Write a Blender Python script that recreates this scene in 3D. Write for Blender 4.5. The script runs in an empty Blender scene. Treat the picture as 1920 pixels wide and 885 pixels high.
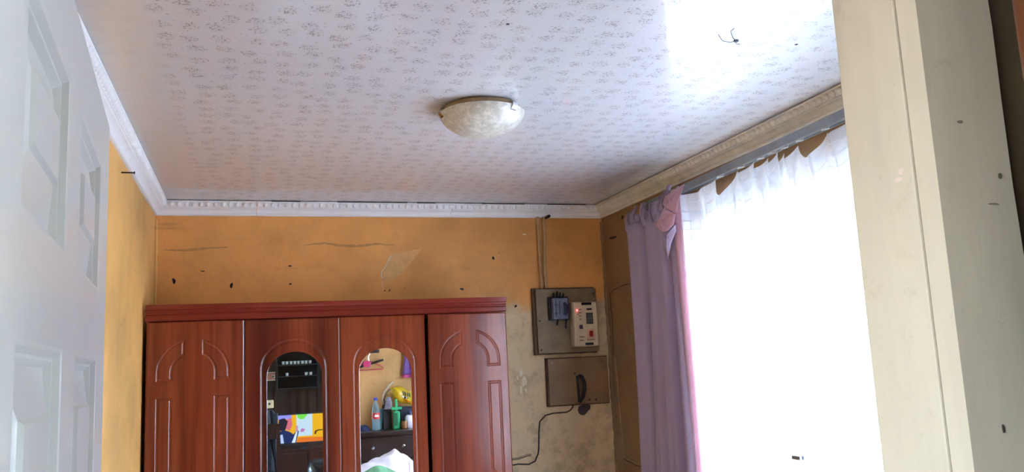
import bpy, bmesh, math, random
from mathutils import Vector, Matrix
random.seed(7)
S = bpy.context.scene
COL = S.collection
PI = math.pi

# ------------------------------------------------------------------ camera
cam_d = bpy.data.cameras.new('camera')
cam_d.sensor_width = 36.0
cam_d.lens = 36.0 * 1572.8 / 1920.0
cam_d.clip_start = 0.02
cam = bpy.data.objects.new('camera', cam_d)
COL.objects.link(cam)
yaw, pitch, roll = 0.3060, 0.1500, -0.0477
fw = Vector((math.sin(yaw) * math.cos(pitch), math.cos(yaw) * math.cos(pitch), math.sin(pitch)))
r0 = Vector((math.cos(yaw), -math.sin(yaw), 0)); u0 = r0.cross(fw)
rr = math.cos(roll) * r0 + math.sin(roll) * u0
uu = -math.sin(roll) * r0 + math.cos(roll) * u0
M = Matrix((rr, uu, -fw)).transposed().to_4x4()
M.translation = Vector((0, 0, 1.6))
cam.matrix_world = M
S.camera = cam

# ------------------------------------------------------------------ sky, sun, exposure
W = bpy.data.worlds.new('sky'); S.world = W; W.use_nodes = True
wn = W.node_tree.nodes; wl = W.node_tree.links
wn.clear()
sky = wn.new('ShaderNodeTexSky'); sky.sky_type = 'NISHITA'; sky.sun_disc = False
sky.sun_elevation = math.radians(48); sky.sun_rotation = math.radians(60); sky.air_density = 1.0; sky.dust_density = 2.0
bg = wn.new('ShaderNodeBackground'); bg.inputs['Strength'].default_value = 2.2
wo = wn.new('ShaderNodeOutputWorld')
cool = wn.new('ShaderNodeMix'); cool.data_type = 'RGBA'; cool.blend_type = 'MULTIPLY'; cool.inputs[0].default_value = 1.0
cool.inputs[7].default_value = (.86, .97, 1.07, 1)          # the photograph is balanced to the warm paint: daylight reads cool
wl.new(sky.outputs[0], cool.inputs[6]); wl.new(cool.outputs[2], bg.inputs[0]); wl.new(bg.outputs[0], wo.inputs[0])

sun_d = bpy.data.lights.new('sun', 'SUN'); sun_d.energy = 4.0; sun_d.angle = math.radians(1.5); sun_d.color = (.80, .93, 1.0)
sun = bpy.data.objects.new('sun', sun_d); COL.objects.link(sun)
sun.rotation_euler = Vector((-0.62, 0.50, -0.56)).to_track_quat('-Z', 'Y').to_euler()

def window_light(name, loc, rot, sx, sy):            # light portal: guides the sky through an opening
    d = bpy.data.lights.new(name, 'AREA'); d.shape = 'RECTANGLE'; d.size = sx; d.size_y = sy
    d.cycles.is_portal = True
    o = bpy.data.objects.new(name, d); COL.objects.link(o); o.location = loc; o.rotation_euler = rot
window_light('window_portal', (2.12, 2.39, 1.56), (0, PI / 2, 0), 1.28, 1.78)
window_light('added_right_portal', (2.42, -1.075, 1.5), (0, PI / 2, 0), 1.3, 1.65)  # portal of the added right lounge window
window_light('added_left_portal', (-2.0, -0.70, 1.5), (0, -PI / 2, 0), 1.3, 1.7)  # portal of the added left lounge window

S.view_settings.view_transform = 'Standard'
S.view_settings.look = 'None'
S.view_settings.gamma = 1.0
S.view_settings.use_curve_mapping = False
S.view_settings.exposure = 2.1
S.cycles.max_bounces = 12
S.cycles.diffuse_bounces = 6
S.cycles.transparent_max_bounces = 12
S.cycles.sample_clamp_indirect = 8.0

# ------------------------------------------------------------------ materials
def lin(c):
    f = lambda v: v / 12.92 if v <= .04045 else ((v + .055) / 1.055) ** 2.4
    return tuple(f(x / 255.0) for x in c) + (1.0,)

class NT:
    def __init__(s, name):
        s.m = bpy.data.materials.new(name); s.m.use_nodes = True
        s.t = s.m.node_tree; s.n = s.t.nodes; s.l = s.t.links
        s.b = s.n['Principled BSDF']; s.out = s.n['Material Output']
    def new(s, ty, **kw):
        n = s.n.new(ty)
        for k, v in kw.items(): setattr(n, k, v)
        return n
    def link(s, a, b): s.l.new(a, b)
    def coord(s, scale=(1, 1, 1), kind='Object', rot=(0, 0, 0), loc=(0, 0, 0)):
        c = s.new('ShaderNodeTexCoord'); mp = s.new('ShaderNodeMapping')
        mp.inputs['Scale'].default_value = scale; mp.inputs['Rotation'].default_value = rot; mp.inputs['Location'].default_value = loc
        s.link(c.outputs[kind], mp.inputs[0]); return mp.outputs[0]
    def noise(s, vec, scale, detail=4, rough=.55, out='Fac'):
        n = s.new('ShaderNodeTexNoise'); n.inputs['Scale'].default_value = scale; n.inputs['Detail'].default_value = detail
        n.inputs['Roughness'].default_value = rough; s.link(vec, n.inputs['Vector']); return n.outputs[out]
    def ramp(s, fac, stops):
        r = s.new('ShaderNodeValToRGB'); e = r.color_ramp.elements
        while len(e) < len(stops): e.new(.5)
        for el, (p, c) in zip(e, stops):
            el.position = p; el.color = c if len(c) == 4 else lin(c)
        s.link(fac, r.inputs[0]); return r.outputs[0]
    def rng(s, v, a, b, c=0., d=1.):
        n = s.new('ShaderNodeMapRange'); n.interpolation_type = 'SMOOTHSTEP'
        for i, x in zip(('From Min', 'From Max', 'To Min', 'To Max'), (a, b, c, d)): n.inputs[i].default_value = x
        s.link(v, n.inputs[0]); return n.outputs[0]
    def math(s, op, a, b=None):
        n = s.new('ShaderNodeMath', operation=op)
        for i, x in enumerate((a, b)):
            if x is None: continue
            if isinstance(x, (int, float)): n.inputs[i].default_value = x
            else: s.link(x, n.inputs[i])
        return n.outputs[0]
    def mix(s, f, a, b, mode='MIX'):
        n = s.new('ShaderNodeMix', data_type='RGBA', blend_type=mode)
        for i, x in ((0, f), (6, a), (7, b)):
            if isinstance(x, (int, float)): n.inputs[i].default_value = x
            elif isinstance(x, tuple): n.inputs[i].default_value = x if len(x) == 4 else lin(x)
            else: s.link(x, n.inputs[i])
        return n.outputs[2]
    def sep(s, vec):
        n = s.new('ShaderNodeSeparateXYZ'); s.link(vec, n.inputs[0]); return n.outputs
    def bump(s, h, strength=.3, dist=.01):
        n = s.new('ShaderNodeBump'); n.inputs['Strength'].default_value = strength; n.inputs['Distance'].default_value = dist
        s.link(h, n.inputs['Height']); s.link(n.outputs[0], s.b.inputs['Normal'])
    def base(s, c):
        if isinstance(c, tuple): s.b.inputs['Base Color'].default_value = c if len(c) == 4 else lin(c)
        else: s.link(c, s.b.inputs['Base Color'])
    def set(s, **kw):
        for k, v in kw.items(): s.b.inputs[k.replace('_', ' ')].default_value = v

def simple(name, c, rough=.5, var=.12, scale=30, metal=0., bump=0., coat=0., spec=.5):
    t = NT(name); v = t.coord()
    n = t.noise(v, scale)
    dark = tuple(x * (1 - var) for x in c)
    t.base(t.ramp(n, [(.3, dark), (.7, c)]))
    t.set(Roughness=rough, Metallic=metal, Coat_Weight=coat, Specular_IOR_Level=spec)
    if bump: t.bump(n, bump, .004)
    return t.m

def emit(name, c, st):
    t = NT(name); t.base((0, 0, 0, 1)); t.b.inputs['Emission Color'].default_value = lin(c); t.b.inputs['Emission Strength'].default_value = st
    t.set(Roughness=.3)
    return t.m

def wall_mat(name, paint, worn, grime, wear):
    """old ochre paint, worn to pale plaster in patches; wear(t, coord outputs)-> 0..1 where the paint is gone"""
    t = NT(name); v = t.coord(); x, y, z = t.sep(v)
    big = t.noise(v, 1.7, 5, .6); mid = t.noise(v, 6, 6, .65); fine = t.noise(v, 60, 3)
    p = t.mix(t.rng(big, .35, .7), paint, tuple(int(q * .86) for q in paint))
    p = t.mix(t.math('MULTIPLY', t.rng(mid, .5, .75), .35), p, tuple(int(q * .8) for q in paint))
    w = wear(t, x, y, z)
    w = t.rng(t.math('ADD', w, t.math('MULTIPLY', t.math('SUBTRACT', mid, .5), 1.3)), .35, .75)
    worn2 = t.mix(t.rng(t.noise(v, 11, 5, .7), .45, .65), worn, tuple(int(q * .86) for q in worn))
    c = t.mix(t.math('MULTIPLY', w, .9), p, worn2)
    st = t.coord((1.2, 1.2, 9)); streak = t.noise(st, 1.4, 4, .6)
    c = t.mix(t.math('MULTIPLY', t.rng(streak, .62, .8), .45), c, grime)
    sp = t.noise(v, 23, 2, .5); c = t.mix(t.math('MULTIPLY', t.rng(sp, .72, .78), .6), c, grime)
    t.base(c); t.set(Roughness=.62, Specular_IOR_Level=.35)
    h = t.math('ADD', t.math('MULTIPLY', mid, 1.0), t.math('ADD', t.math('MULTIPLY', fine, .12), t.math('MULTIPLY', w, -.25)))
    t.bump(h, .55, .012)
    return t.m

def wear_back(t, x, y, z):   # the corner beside the wardrobe has lost its colour
    a = t.math('MULTIPLY', t.rng(x, .55, 1.35), t.rng(z, 2.12, 1.75))
    return a
def wear_none(t, x, y, z): return t.math('MULTIPLY', t.rng(z, .9, .2), .6)
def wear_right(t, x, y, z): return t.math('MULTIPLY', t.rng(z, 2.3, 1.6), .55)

m_wall_back = wall_mat('ochre_paint_back', (240, 170, 94), (224, 198, 154), (130, 98, 60), wear_back)
m_wall_left = wall_mat('ochre_paint_left', (236, 182, 106), (216, 186, 136), (140, 112, 76), wear_none)
m_wall_right = wall_mat('shaded_ochre_right', (160, 124, 84), (148, 124, 94), (92, 70, 50), wear_right)  # ochre darkened so the paint carries this wall's shade
m_wall_front = wall_mat('ochre_paint_front', (226, 178, 112), (214, 190, 148), (150, 120, 84), wear_none)
m_lounge_wall = simple('beige_lounge_paint', (220, 210, 192), .7, .2, 6)

def ceiling_mat():
    t = NT('speckled_gloss_ceiling'); v = t.coord(); x, y, z = t.sep(v)
    wob = t.new('ShaderNodeVectorMath', operation='MULTIPLY_ADD')
    t.link(t.noise(v, 9, 2, .5, 'Color'), wob.inputs[0]); wob.inputs[1].default_value = (.02, .02, 0); t.link(v, wob.inputs[2])
    vo = t.new('ShaderNodeTexVoronoi', voronoi_dimensions='2D'); vo.inputs['Scale'].default_value = 13.5; vo.inputs['Randomness'].default_value = .5
    t.link(wob.outputs[0], vo.inputs['Vector'])
    cl = t.rng(vo.outputs['Distance'], .46, .12)
    vd = t.new('ShaderNodeTexVoronoi', voronoi_dimensions='2D'); vd.inputs['Scale'].default_value = 150; vd.inputs['Randomness'].default_value = 1.0
    t.link(v, vd.inputs['Vector'])
    csep = t.new('ShaderNodeSeparateColor'); t.link(vd.outputs['Color'], csep.inputs[0])
    size = t.math('MULTIPLY', t.math('POWER', csep.outputs[0], 1.3), .56)
    dot = t.rng(t.math('SUBTRACT', vd.outputs['Distance'], size), .05, -.05)
    pres = t.math('MULTIPLY', dot, t.rng(t.math('SUBTRACT', t.math('MAXIMUM', cl, .05), csep.outputs[1]), -.10, .08))
    dark = t.mix(csep.outputs[2], (66, 58, 58), (126, 112, 108))
    big = t.noise(v, 1.6, 4)
    ground = t.mix(big, (202, 202, 204), (214, 215, 219))
    edge = t.rng(x, -.20, -.26)
    pres = t.math('MULTIPLY', pres, t.math('SUBTRACT', 1, edge))
    c = t.mix(t.math('MULTIPLY', cl, .09), ground, (120, 104, 100))
    c = t.mix(t.math('MULTIPLY', pres, .6), c, dark)
    c = t.mix(t.math('MULTIPLY', edge, .5), c, (200, 200, 200))
    t.base(c)
    t.set(Roughness=.34, Specular_IOR_Level=.6, Coat_Weight=.65, Coat_Roughness=.06, Coat_IOR=1.5)
    cw = t.new('ShaderNodeBump'); cw.inputs['Strength'].default_value = .2; cw.inputs['Distance'].default_value = .03
    wav = t.noise(t.coord((1.6, .5, 1)), 2.2, 2, .4)
    t.link(wav, cw.inputs['Height']); t.link(cw.outputs[0], t.b.inputs['Normal']); t.link(cw.outputs[0], t.b.inputs['Coat Normal'])
    return t.m
m_ceiling = ceiling_mat()

def wood(name, stops, rough=.16, coat=.0, sx=9., sz=.35, axis='Z'):
    t = NT(name)
    sc = {'Z': (sx, sx, sz), 'X': (sz, sx, sx), 'Y': (sx, sz, sx)}[axis]
    v = t.coord(sc)
    a = t.noise(v, 1.0, 3, .5); b = t.noise(v, 7.0, 4, .6)
    f = t.math('ADD', t.math('MULTIPLY', a, .8), t.math('MULTIPLY', b, .25))
    t.base(t.ramp(f, stops))
    t.set(Roughness=rough, Coat_Weight=coat, Coat_Roughness=.12, Specular_IOR_Level=.42)
    return t.m
m_cherry = wood('cherry_laminate', [(.30, (78, 28, 17)), (.48, (108, 42, 25)), (.60, (136, 60, 35)), (.72, (96, 36, 22))])
m_cherry_x = wood('cherry_laminate_rail', [(.3, (92, 28, 22)), (.55, (124, 44, 32)), (.75, (104, 34, 26))], axis='X')
m_darkwood = wood('dark_wood', [(.3, (22, 11, 8)), (.6, (44, 23, 14)), (.8, (32, 16, 10))], .3, .4)
m_midwood = wood('brown_wood_panel', [(.3, (24, 13, 9)), (.6, (46, 28, 16)), (.8, (32, 19, 12))], .45, .1, 6)
m_orangewood = wood('varnished_orange_wood', [(.3, (66, 30, 14)), (.6, (104, 52, 24)), (.8, (84, 38, 18))], .3, .4)
m_mirror = NT('mirror_glass'); m_mirror.base((.86, .87, .87, 1)); m_mirror.set(Metallic=1.0, Roughness=.012); m_mirror = m_mirror.m
m_plaster = simple('white_cornice', (250, 250, 250), .5, .03, 14, bump=.15)
m_plaster_old = simple('cream_cornice', (240, 234, 218), .5, .10, 14, bump=.15)
m_door = simple('white_door_enamel', (212, 213, 207), .3, .04, 3, coat=.15)
m_shadow = simple('dark_gap', (26, 20, 16), .9, .2)

def post_mat(name, c, d):
    t = NT(name); v = t.coord()
    a = t.noise(t.coord((6, 6, 1.0)), 1.6, 5, .6); b = t.noise(v, 16, 5, .7); g = t.noise(v, 42, 4, .65)
    col = t.mix(t.rng(a, .35, .7), c, tuple(int(q * .92) for q in c))
    col = t.mix(t.math('MULTIPLY', t.rng(b, .58, .74), .35), col, d)
    col = t.mix(t.math('MULTIPLY', t.rng(g, .68, .76), .4), col, d)
    t.base(col); t.set(Roughness=.45)
    t.bump(t.math('ADD', a, t.math('MULTIPLY', b, .4)), .3, .006)
    return t.m
m_post = post_mat('cream_post_paint', (212, 190, 162), (164, 142, 110))

# ------------------------------------------------------------------ mesh helpers
def wloc(o):
    v = Vector((0, 0, 0))
    while o: v = v + o.location; o = o.parent
    return v

class MB:
    def __init__(s): s.v = []; s.f = []; s.mi = []; s.cur = 0; s.uv = None
    def add(s, vs, fs):
        k = len(s.v); s.v += [tuple(p) for p in vs]; s.f += [tuple(i + k for i in f) for f in fs]; s.mi += [s.cur] * len(fs); return s
    def box(s, a, b, bev=0.):
        x0, y0, z0 = [min(p, q) for p, q in zip(a, b)]; x1, y1, z1 = [max(p, q) for p, q in zip(a, b)]
        if bev <= 0:
            vs = [(x0, y0, z0), (x1, y0, z0), (x1, y1, z0), (x0, y1, z0), (x0, y0, z1), (x1, y0, z1), (x1, y1, z1), (x0, y1, z1)]
            return s.add(vs, [(0, 3, 2, 1), (4, 5, 6, 7), (0, 1, 5, 4), (1, 2, 6, 5), (2, 3, 7, 6), (3, 0, 4, 7)])
        bm = bmesh.new(); bmesh.ops.create_cube(bm, size=1)
        for v in bm.verts: v.co = Vector(((x0 + x1) / 2 + v.co.x * (x1 - x0), (y0 + y1) / 2 + v.co.y * (y1 - y0), (z0 + z1) / 2 + v.co.z * (z1 - z0)))
        bmesh.ops.bevel(bm, geom=bm.edges[:], offset=min(bev, (x1 - x0) * .45, (y1 - y0) * .45, (z1 - z0) * .45), segments=2, profile=.6, affect='EDGES')
        return s.bm(bm)
    def bm(s, bm):
        bm.verts.index_update()
        s.add([v.co for v in bm.verts], [[v.index for v in f.verts] for f in bm.faces]); bm.free(); return s
    def tube(s, path, r, n=8, cap=True):
        path = [Vector(p) for p in path]; rs = r if isinstance(r, (list, tuple)) else [r] * len(path)
        rings = []; prev = None
        for i, p in enumerate(path):
            t = (path[min(i + 1, len(path) - 1)] - path[max(i - 1, 0)]).normalized()
            if prev is None:
                u = t.orthogonal().normalized()
            else:
                u = (prev - t * prev.dot(t)); u = u.normalized() if u.length > 1e-6 else t.orthogonal().normalized()
            prev = u; w = t.cross(u)
            rings.append([p + (u * math.cos(2 * PI * k / n) + w * math.sin(2 * PI * k / n)) * rs[i] for k in range(n)])
        vs = [q for rg in rings for q in rg]; fs = []
        for i in range(len(rings) - 1):
            for k in range(n): fs.append((i * n + k, i * n + (k + 1) % n, (i + 1) * n + (k + 1) % n, (i + 1) * n + k))
        if cap: fs.append(tuple(range(n - 1, -1, -1))); fs.append(tuple((len(rings) - 1) * n + k for k in range(n)))
        return s.add(vs, fs)
    def lathe(s, prof, c=(0, 0, 0), n=32, axis='Z', sx=1., sy=1.):
        vs = []; fs = []
        for r, h in prof:
            for k in range(n):
                a = 2 * PI * k / n; x, y = r * math.cos(a) * sx, r * math.sin(a) * sy
                p = {'Z': (x, y, h), 'Y': (x, h, y), 'X': (h, x, y)}[axis]
                vs.append((c[0] + p[0], c[1] + p[1], c[2] + p[2]))
        for i in range(len(prof) - 1):
            for k in range(n): fs.append((i * n + k, i * n + (k + 1) % n, (i + 1) * n + (k + 1) % n, (i + 1) * n + k))
        if prof[0][0] > 1e-5: fs.append(tuple(range(n - 1, -1, -1)))
        if prof[-1][0] > 1e-5: fs.append(tuple((len(prof) - 1) * n + k for k in range(n)))
        return s.add(vs, fs)
    def grid(s, fn, nu, nv):
        vs = [fn(i / nu, j / nv) for j in range(nv + 1) for i in range(nu + 1)]
        fs = [(j * (nu + 1) + i, j * (nu + 1) + i + 1, (j + 1) * (nu + 1) + i + 1, (j + 1) * (nu + 1) + i) for j in range(nv) for i in range(nu)]
        s.uv = (nu, nv); return s.add(vs, fs)
    def prism(s, loop, d):
        """extrude a 3-D loop along vector d"""
        n = len(loop); d = Vector(d); vs = [Vector(p) for p in loop] + [Vector(p) + d for p in loop]
        fs = [tuple(range(n)), tuple(range(2 * n - 1, n - 1, -1))] + [(i, i + n, (i + 1) % n + n, (i + 1) % n) for i in range(n)]
        return s.add(vs, fs)
    def build(s, name, mats, parent=None, smooth=False, angle=40, fix=True, solid=0., subd=0):
        me = bpy.data.meshes.new(name); off = wloc(parent) if parent else Vector((0, 0, 0))
        me.from_pydata([Vector(p) - off for p in s.v], [], s.f)
        if not isinstance(mats, (list, tuple)): mats = [mats]
        for m in mats: me.materials.append(m)
        for p, k in zip(me.polygons, s.mi): p.material_index = k
        if s.uv and len(s.v) == (s.uv[0] + 1) * (s.uv[1] + 1):
            nu, nv = s.uv; ul = me.uv_layers.new(name='UVMap')
            for lp in me.loops: ul.data[lp.index].uv = ((lp.vertex_index % (nu + 1)) / nu, (lp.vertex_index // (nu + 1)) / nv)
        if fix:
            bm = bmesh.new(); bm.from_mesh(me); bmesh.ops.remove_doubles(bm, verts=bm.verts, dist=1e-6)
            bmesh.ops.recalc_face_normals(bm, faces=bm.faces); bm.to_mesh(me); bm.free()
        if smooth:
            for p in me.polygons: p.use_smooth = True
            if angle < 179: me.set_sharp_from_angle(angle=math.radians(angle))
        o = bpy.data.objects.new(name, me); COL.objects.link(o)
        if parent: o.parent = parent
        if solid:
            md = o.modifiers.new('thickness', 'SOLIDIFY'); md.thickness = solid; md.offset = 0
        if subd:
            md = o.modifiers.new('round', 'SUBSURF'); md.levels = subd; md.render_levels = subd; md.boundary_smooth = 'PRESERVE_CORNERS'
        return o

def tag(o, label, cat=None, group=None, kind=None):
    if label: o['label'] = label
    if cat: o['category'] = cat
    if group: o['group'] = group
    if kind: o['kind'] = kind
    return o
def thing(name, loc, label, cat, group=None):
    o = bpy.data.objects.new(name, None); o.empty_display_size = .05; COL.objects.link(o); o.location = loc
    return tag(o, label, cat, group)
def struct(o, label=None): return tag(o, label, kind='structure')

def offset_loop(loop, d):
    n = len(loop); area = sum(loop[i][0] * loop[(i + 1) % n][1] - loop[(i + 1) % n][0] * loop[i][1] for i in range(n))
    sg = 1 if area > 0 else -1; out = []
    for i in range(n):
        p0, p1, p2 = [Vector(loop[(i + k) % n]) for k in (-1, 0, 1)]
        a = (p1 - p0).normalized(); b = (p2 - p1).normalized()
        na = Vector((-a.y, a.x)) * sg; nb = Vector((-b.y, b.x)) * sg
        m = (na + nb); m = m.normalized() if m.length > 1e-6 else na
        k = max(.35, m.dot(na)); out.append(tuple(p1 + m * (d / k)))
    return out

def fill2d(mb, outer, holes, y):
    """flat fill in the XZ plane at depth y"""
    bm = bmesh.new(); es = []
    for lp in [outer] + holes:
        vs = [bm.verts.new((p[0], y, p[1])) for p in lp]
        es += [bm.edges.new((vs[i], vs[(i + 1) % len(vs)])) for i in range(len(vs))]
    bmesh.ops.triangle_fill(bm, use_beauty=True, use_dissolve=False, edges=es, normal=(0, -1, 0))
    mb.bm(bm)
def strip2d(mb, a, ya, b, yb):
    n = len(a); mb.add([(p[0], ya, p[1]) for p in a] + [(p[0], yb, p[1]) for p in b],
                       [(i, (i + 1) % n, n + (i + 1) % n, n + i) for i in range(n)])
def shape_rec(mb, outer, y, shapes):
    """outer loop filled at y around shapes; each shape = dict(loop, prof=[(offset, depth)], inner=[...] or None when open)"""
    fill2d(mb, outer, [s['loop'] for s in shapes], y)
    for s in shapes:
        prev, yp = s['loop'], y
        for off, dep in s['prof']:
            cur = offset_loop(s['loop'], off); strip2d(mb, prev, yp, cur, y + dep); prev, yp = cur, y + dep
        if s.get('inner') is not None: shape_rec(mb, prev, yp, s['inner'])
def slab(mb, x0, x1, z0, z1, y0, th, shapes):
    rect = [(x0, z0), (x1, z0), (x1, z1), (x0, z1)]
    b = .005
    rin = [(x0 + b, z0 + b), (x1 - b, z0 + b), (x1 - b, z1 - b), (x0 + b, z1 - b)]
    shape_rec(mb, rin, y0, shapes)
    strip2d(mb, rect, y0 + b * .55, rin, y0)
    strip2d(mb, rect, y0 + b * .55, rect, y0 + th)
    mb.add([(p[0], y0 + th, p[1]) for p in rect], [(0, 1, 2, 3)])
def rect(x0, x1, z0, z1): return [(x0, z0), (x1, z0), (x1, z1), (x0, z1)]
def arch(cx, hw, z0, zs, zt, n=22):
    return [(cx - hw, z0), (cx + hw, z0)] + [(cx + hw * math.cos(PI * k / n), zs + (zt - zs) * math.sin(PI * k / n)) for k in range(n + 1)]

# ------------------------------------------------------------------ the room shell
XL, XR, YB, YF, ZC = -.437, 1.892, 4.30, .714, 2.45
LX0, LX1, LY0 = -1.95, 2.25, -2.40        # the lounge the photograph is taken from
m_floor = simple('grey_vinyl_floor', (206, 206, 206), .45, .2, 5)
struct(MB().box((LX0 - .2, LY0 - .2, -.06), (XR + .25, YB + .2, 0)).build('floor', m_floor), 'grey vinyl floor running through both rooms')
cg = MB().grid(lambda u, v: (XL - .1 + u * (XR - XL + .2), YF - .05 + v * (YB - YF + .15), ZC), 2, 2)
cg.add([(XL - .1, YF - .05, ZC + .05), (XR + .1, YF - .05, ZC + .05), (XR + .1, YB + .1, ZC + .05), (XL - .1, YB + .1, ZC + .05)], [(0, 1, 2, 3)])
struct(cg.build('ceiling', m_ceiling, fix=False), 'glossy ceiling speckled with clusters of small dark dots')
struct(MB().box((LX0 - .2, LY0 - .2, ZC), (LX1 + .2, YF - .05, ZC + .05)).build('ceiling', simple('lounge_ceiling', (226, 224, 218), .7, .1, 5)), 'plain matt ceiling of the room behind the camera')
wall_left = struct(MB().box((XL - .12, YF, 0), (XL, YB + .12, ZC)).build('wall_left', m_wall_left), 'ochre painted wall behind the open white door')
wall_back = struct(MB().box((XL - .12, YB, 0), (XR + .2, YB + .12, ZC)).build('wall_back', m_wall_back), 'ochre painted wall behind the wardrobe, worn to plaster on the right')
WY0, WY1, WZ0, WZ1 = 1.50, 3.28, .92, 2.20
wr = MB()
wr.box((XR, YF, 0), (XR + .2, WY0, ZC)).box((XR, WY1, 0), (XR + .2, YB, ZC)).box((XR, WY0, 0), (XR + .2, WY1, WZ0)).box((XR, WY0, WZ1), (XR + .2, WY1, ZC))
wall_right = struct(wr.build('wall_right', m_wall_right, fix=False), 'ochre window wall, its shade mixed into the paint, with plaster cracks')
PX0, PX1, PY0, PY1 = .600, .687, .600, .714    # doorpost
wf = MB()
wf.box((PX1, PY0 + .025, 0), (LX1, YF, ZC)).box((LX0, PY0 + .025, 0), (-.215, YF, ZC)).box((-.215, PY0 + .025, 2.06), (PX1, YF, ZC))
wall_front = struct(wf.build('wall_front', [m_wall_front], fix=False), 'ochre partition wall with the doorway')
lw = MB().box((LX0, LY0 - .12, 0), (LX1, LY0, ZC))
struct(lw.build('wall_lounge_back', m_lounge_wall), 'beige wall behind the television')
lr = MB(); ra, rb = -1.90, -.25
lr.box((LX1, LY0 - .12, 0), (LX1 + .12, ra, ZC)).box((LX1, rb, 0), (LX1 + .12, YF, ZC)).box((LX1, ra, 0), (LX1 + .12, rb, .85)).box((LX1, ra, 2.15), (LX1 + .12, rb, ZC))
struct(lr.build('wall_lounge_right', m_lounge_wall, fix=False), 'beige side wall of the room behind the camera')
ll = MB(); a, b, c, d = -1.55, .15, .85, 2.15
ll.box((LX0 - .12, LY0, 0), (LX0, a, ZC)).box((LX0 - .12, b, 0), (LX0, YF, ZC)).box((LX0 - .12, a, 0), (LX0, b, c)).box((LX0 - .12, a, d), (LX0, b, ZC))
struct(ll.build('wall_lounge_left', m_lounge_wall, fix=False), 'beige wall with an added window, left of the camera')
m_lface = simple('brown_partition_paint', (110, 88, 58), .75, .25, 5)
struct(MB().box((PX1 + .001, PY0 + .018, 0), (LX1, PY0 + .0245, ZC)).build('wall_lounge_front', m_lface), 'dark brown face of the partition right of the doorpost')
m_ground = simple('yard_concrete', (150, 146, 138), .8, .15, 3)
struct(MB().box((XR + .25, -8, -.3), (22, 14, -.06)).build('floor', m_ground), 'pale concrete yard outside the window')
struct(MB().box((-16, -8, -.3), (LX0 - .2, 8, -.06)).build('floor', m_ground), 'pale concrete yard outside the added lounge window')

nb = MB().box((7.0, 2.6, -.06), (12, 17, 4.6)).build('sky_block_house', simple('grey_house_plaster', (128, 132, 138), .8, .10, 2))  # added block that hides the bright sky behind the sheers
tag(nb, 'plain grey house added across the yard to screen the sky, seen faintly through the sheer curtains', 'house')
for y0, y1, z0, z1 in ((6.3, 7.6, 1.6, 2.9), (9.2, 10.6, 1.6, 2.9)): MB().box((6.97, y0, z0), (7.0, y1, z1)).build('window', simple('house_window', (238, 240, 244), .5, .03), nb)
# windows
def thin_glass():
    t = NT('window_glass'); tr = t.new('ShaderNodeBsdfTransparent'); gl = t.new('ShaderNodeBsdfGlossy'); gl.inputs['Roughness'].default_value = .02
    mx = t.new('ShaderNodeMixShader'); mx.inputs[0].default_value = .07
    t.link(tr.outputs[0], mx.inputs[1]); t.link(gl.outputs[0], mx.inputs[2]); t.link(mx.outputs[0], t.out.inputs[0]); return t.m
m_glass = thin_glass()
m_frame = simple('window_frame_paint', (196, 194, 186), .5, .1)
def window(name, x, y0, y1, z0, z1, cols, rows, label):
    f = MB(); t = .045; dx = .045
    f.box((x, y0, z0), (x + dx, y0 + t, z1)).box((x, y1 - t, z0), (x + dx, y1, z1)).box((x, y0 + t, z0), (x + dx, y1 - t, z0 + t)).box((x, y0 + t, z1 - t), (x + dx, y1 - t, z1))
    o = struct(f.build(name, m_frame), label)
    ys = [y0 + t + (y1 - y0 - 2 * t) * k / cols for k in range(cols + 1)]
    zs = [z0 + t] + [z0 + t + (z1 - z0 - 2 * t) * q for q in rows] + [z1 - t]
    for yv in ys[1:-1]: MB().box((x + .005, yv - .018, z0 + t), (x + dx - .005, yv + .018, z1 - t)).build('mullion', m_frame, o)
    for i in range(cols):
        ya, yb = ys[i] + (.018 if i else 0), ys[i + 1] - (.018 if i < cols - 1 else 0)
        for zv in zs[1:-1]: MB().box((x + .008, ya, zv - .014), (x + dx - .008, yb, zv + .014)).build('glazing_bar', m_frame, o)
        for j in range(len(zs) - 1):
            za, zb = zs[j] + (.014 if j else 0), zs[j + 1] - (.014 if j < len(zs) - 2 else 0)
            MB().box((x + .020, ya, za), (x + .024, yb, zb)).build('pane', m_glass, o)
    return o
window('window_1', XR + .10, WY0, WY1, WZ0, WZ1, 3, [.62], 'bright daylit window behind the white sheer curtains')
window('added_window_2', LX0 - .08, a, b, c, d, 2, [.65], 'unseen window added in the left wall to light the room behind the camera')  # unseen opening put in to bring daylight onto the doorpost
window('added_window_3', LX1 + .04, ra, rb, .85, 2.15, 2, [.65], 'unseen window added in the right wall to sun the room behind the camera')  # unseen opening put in so sun brightens the lounge

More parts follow.
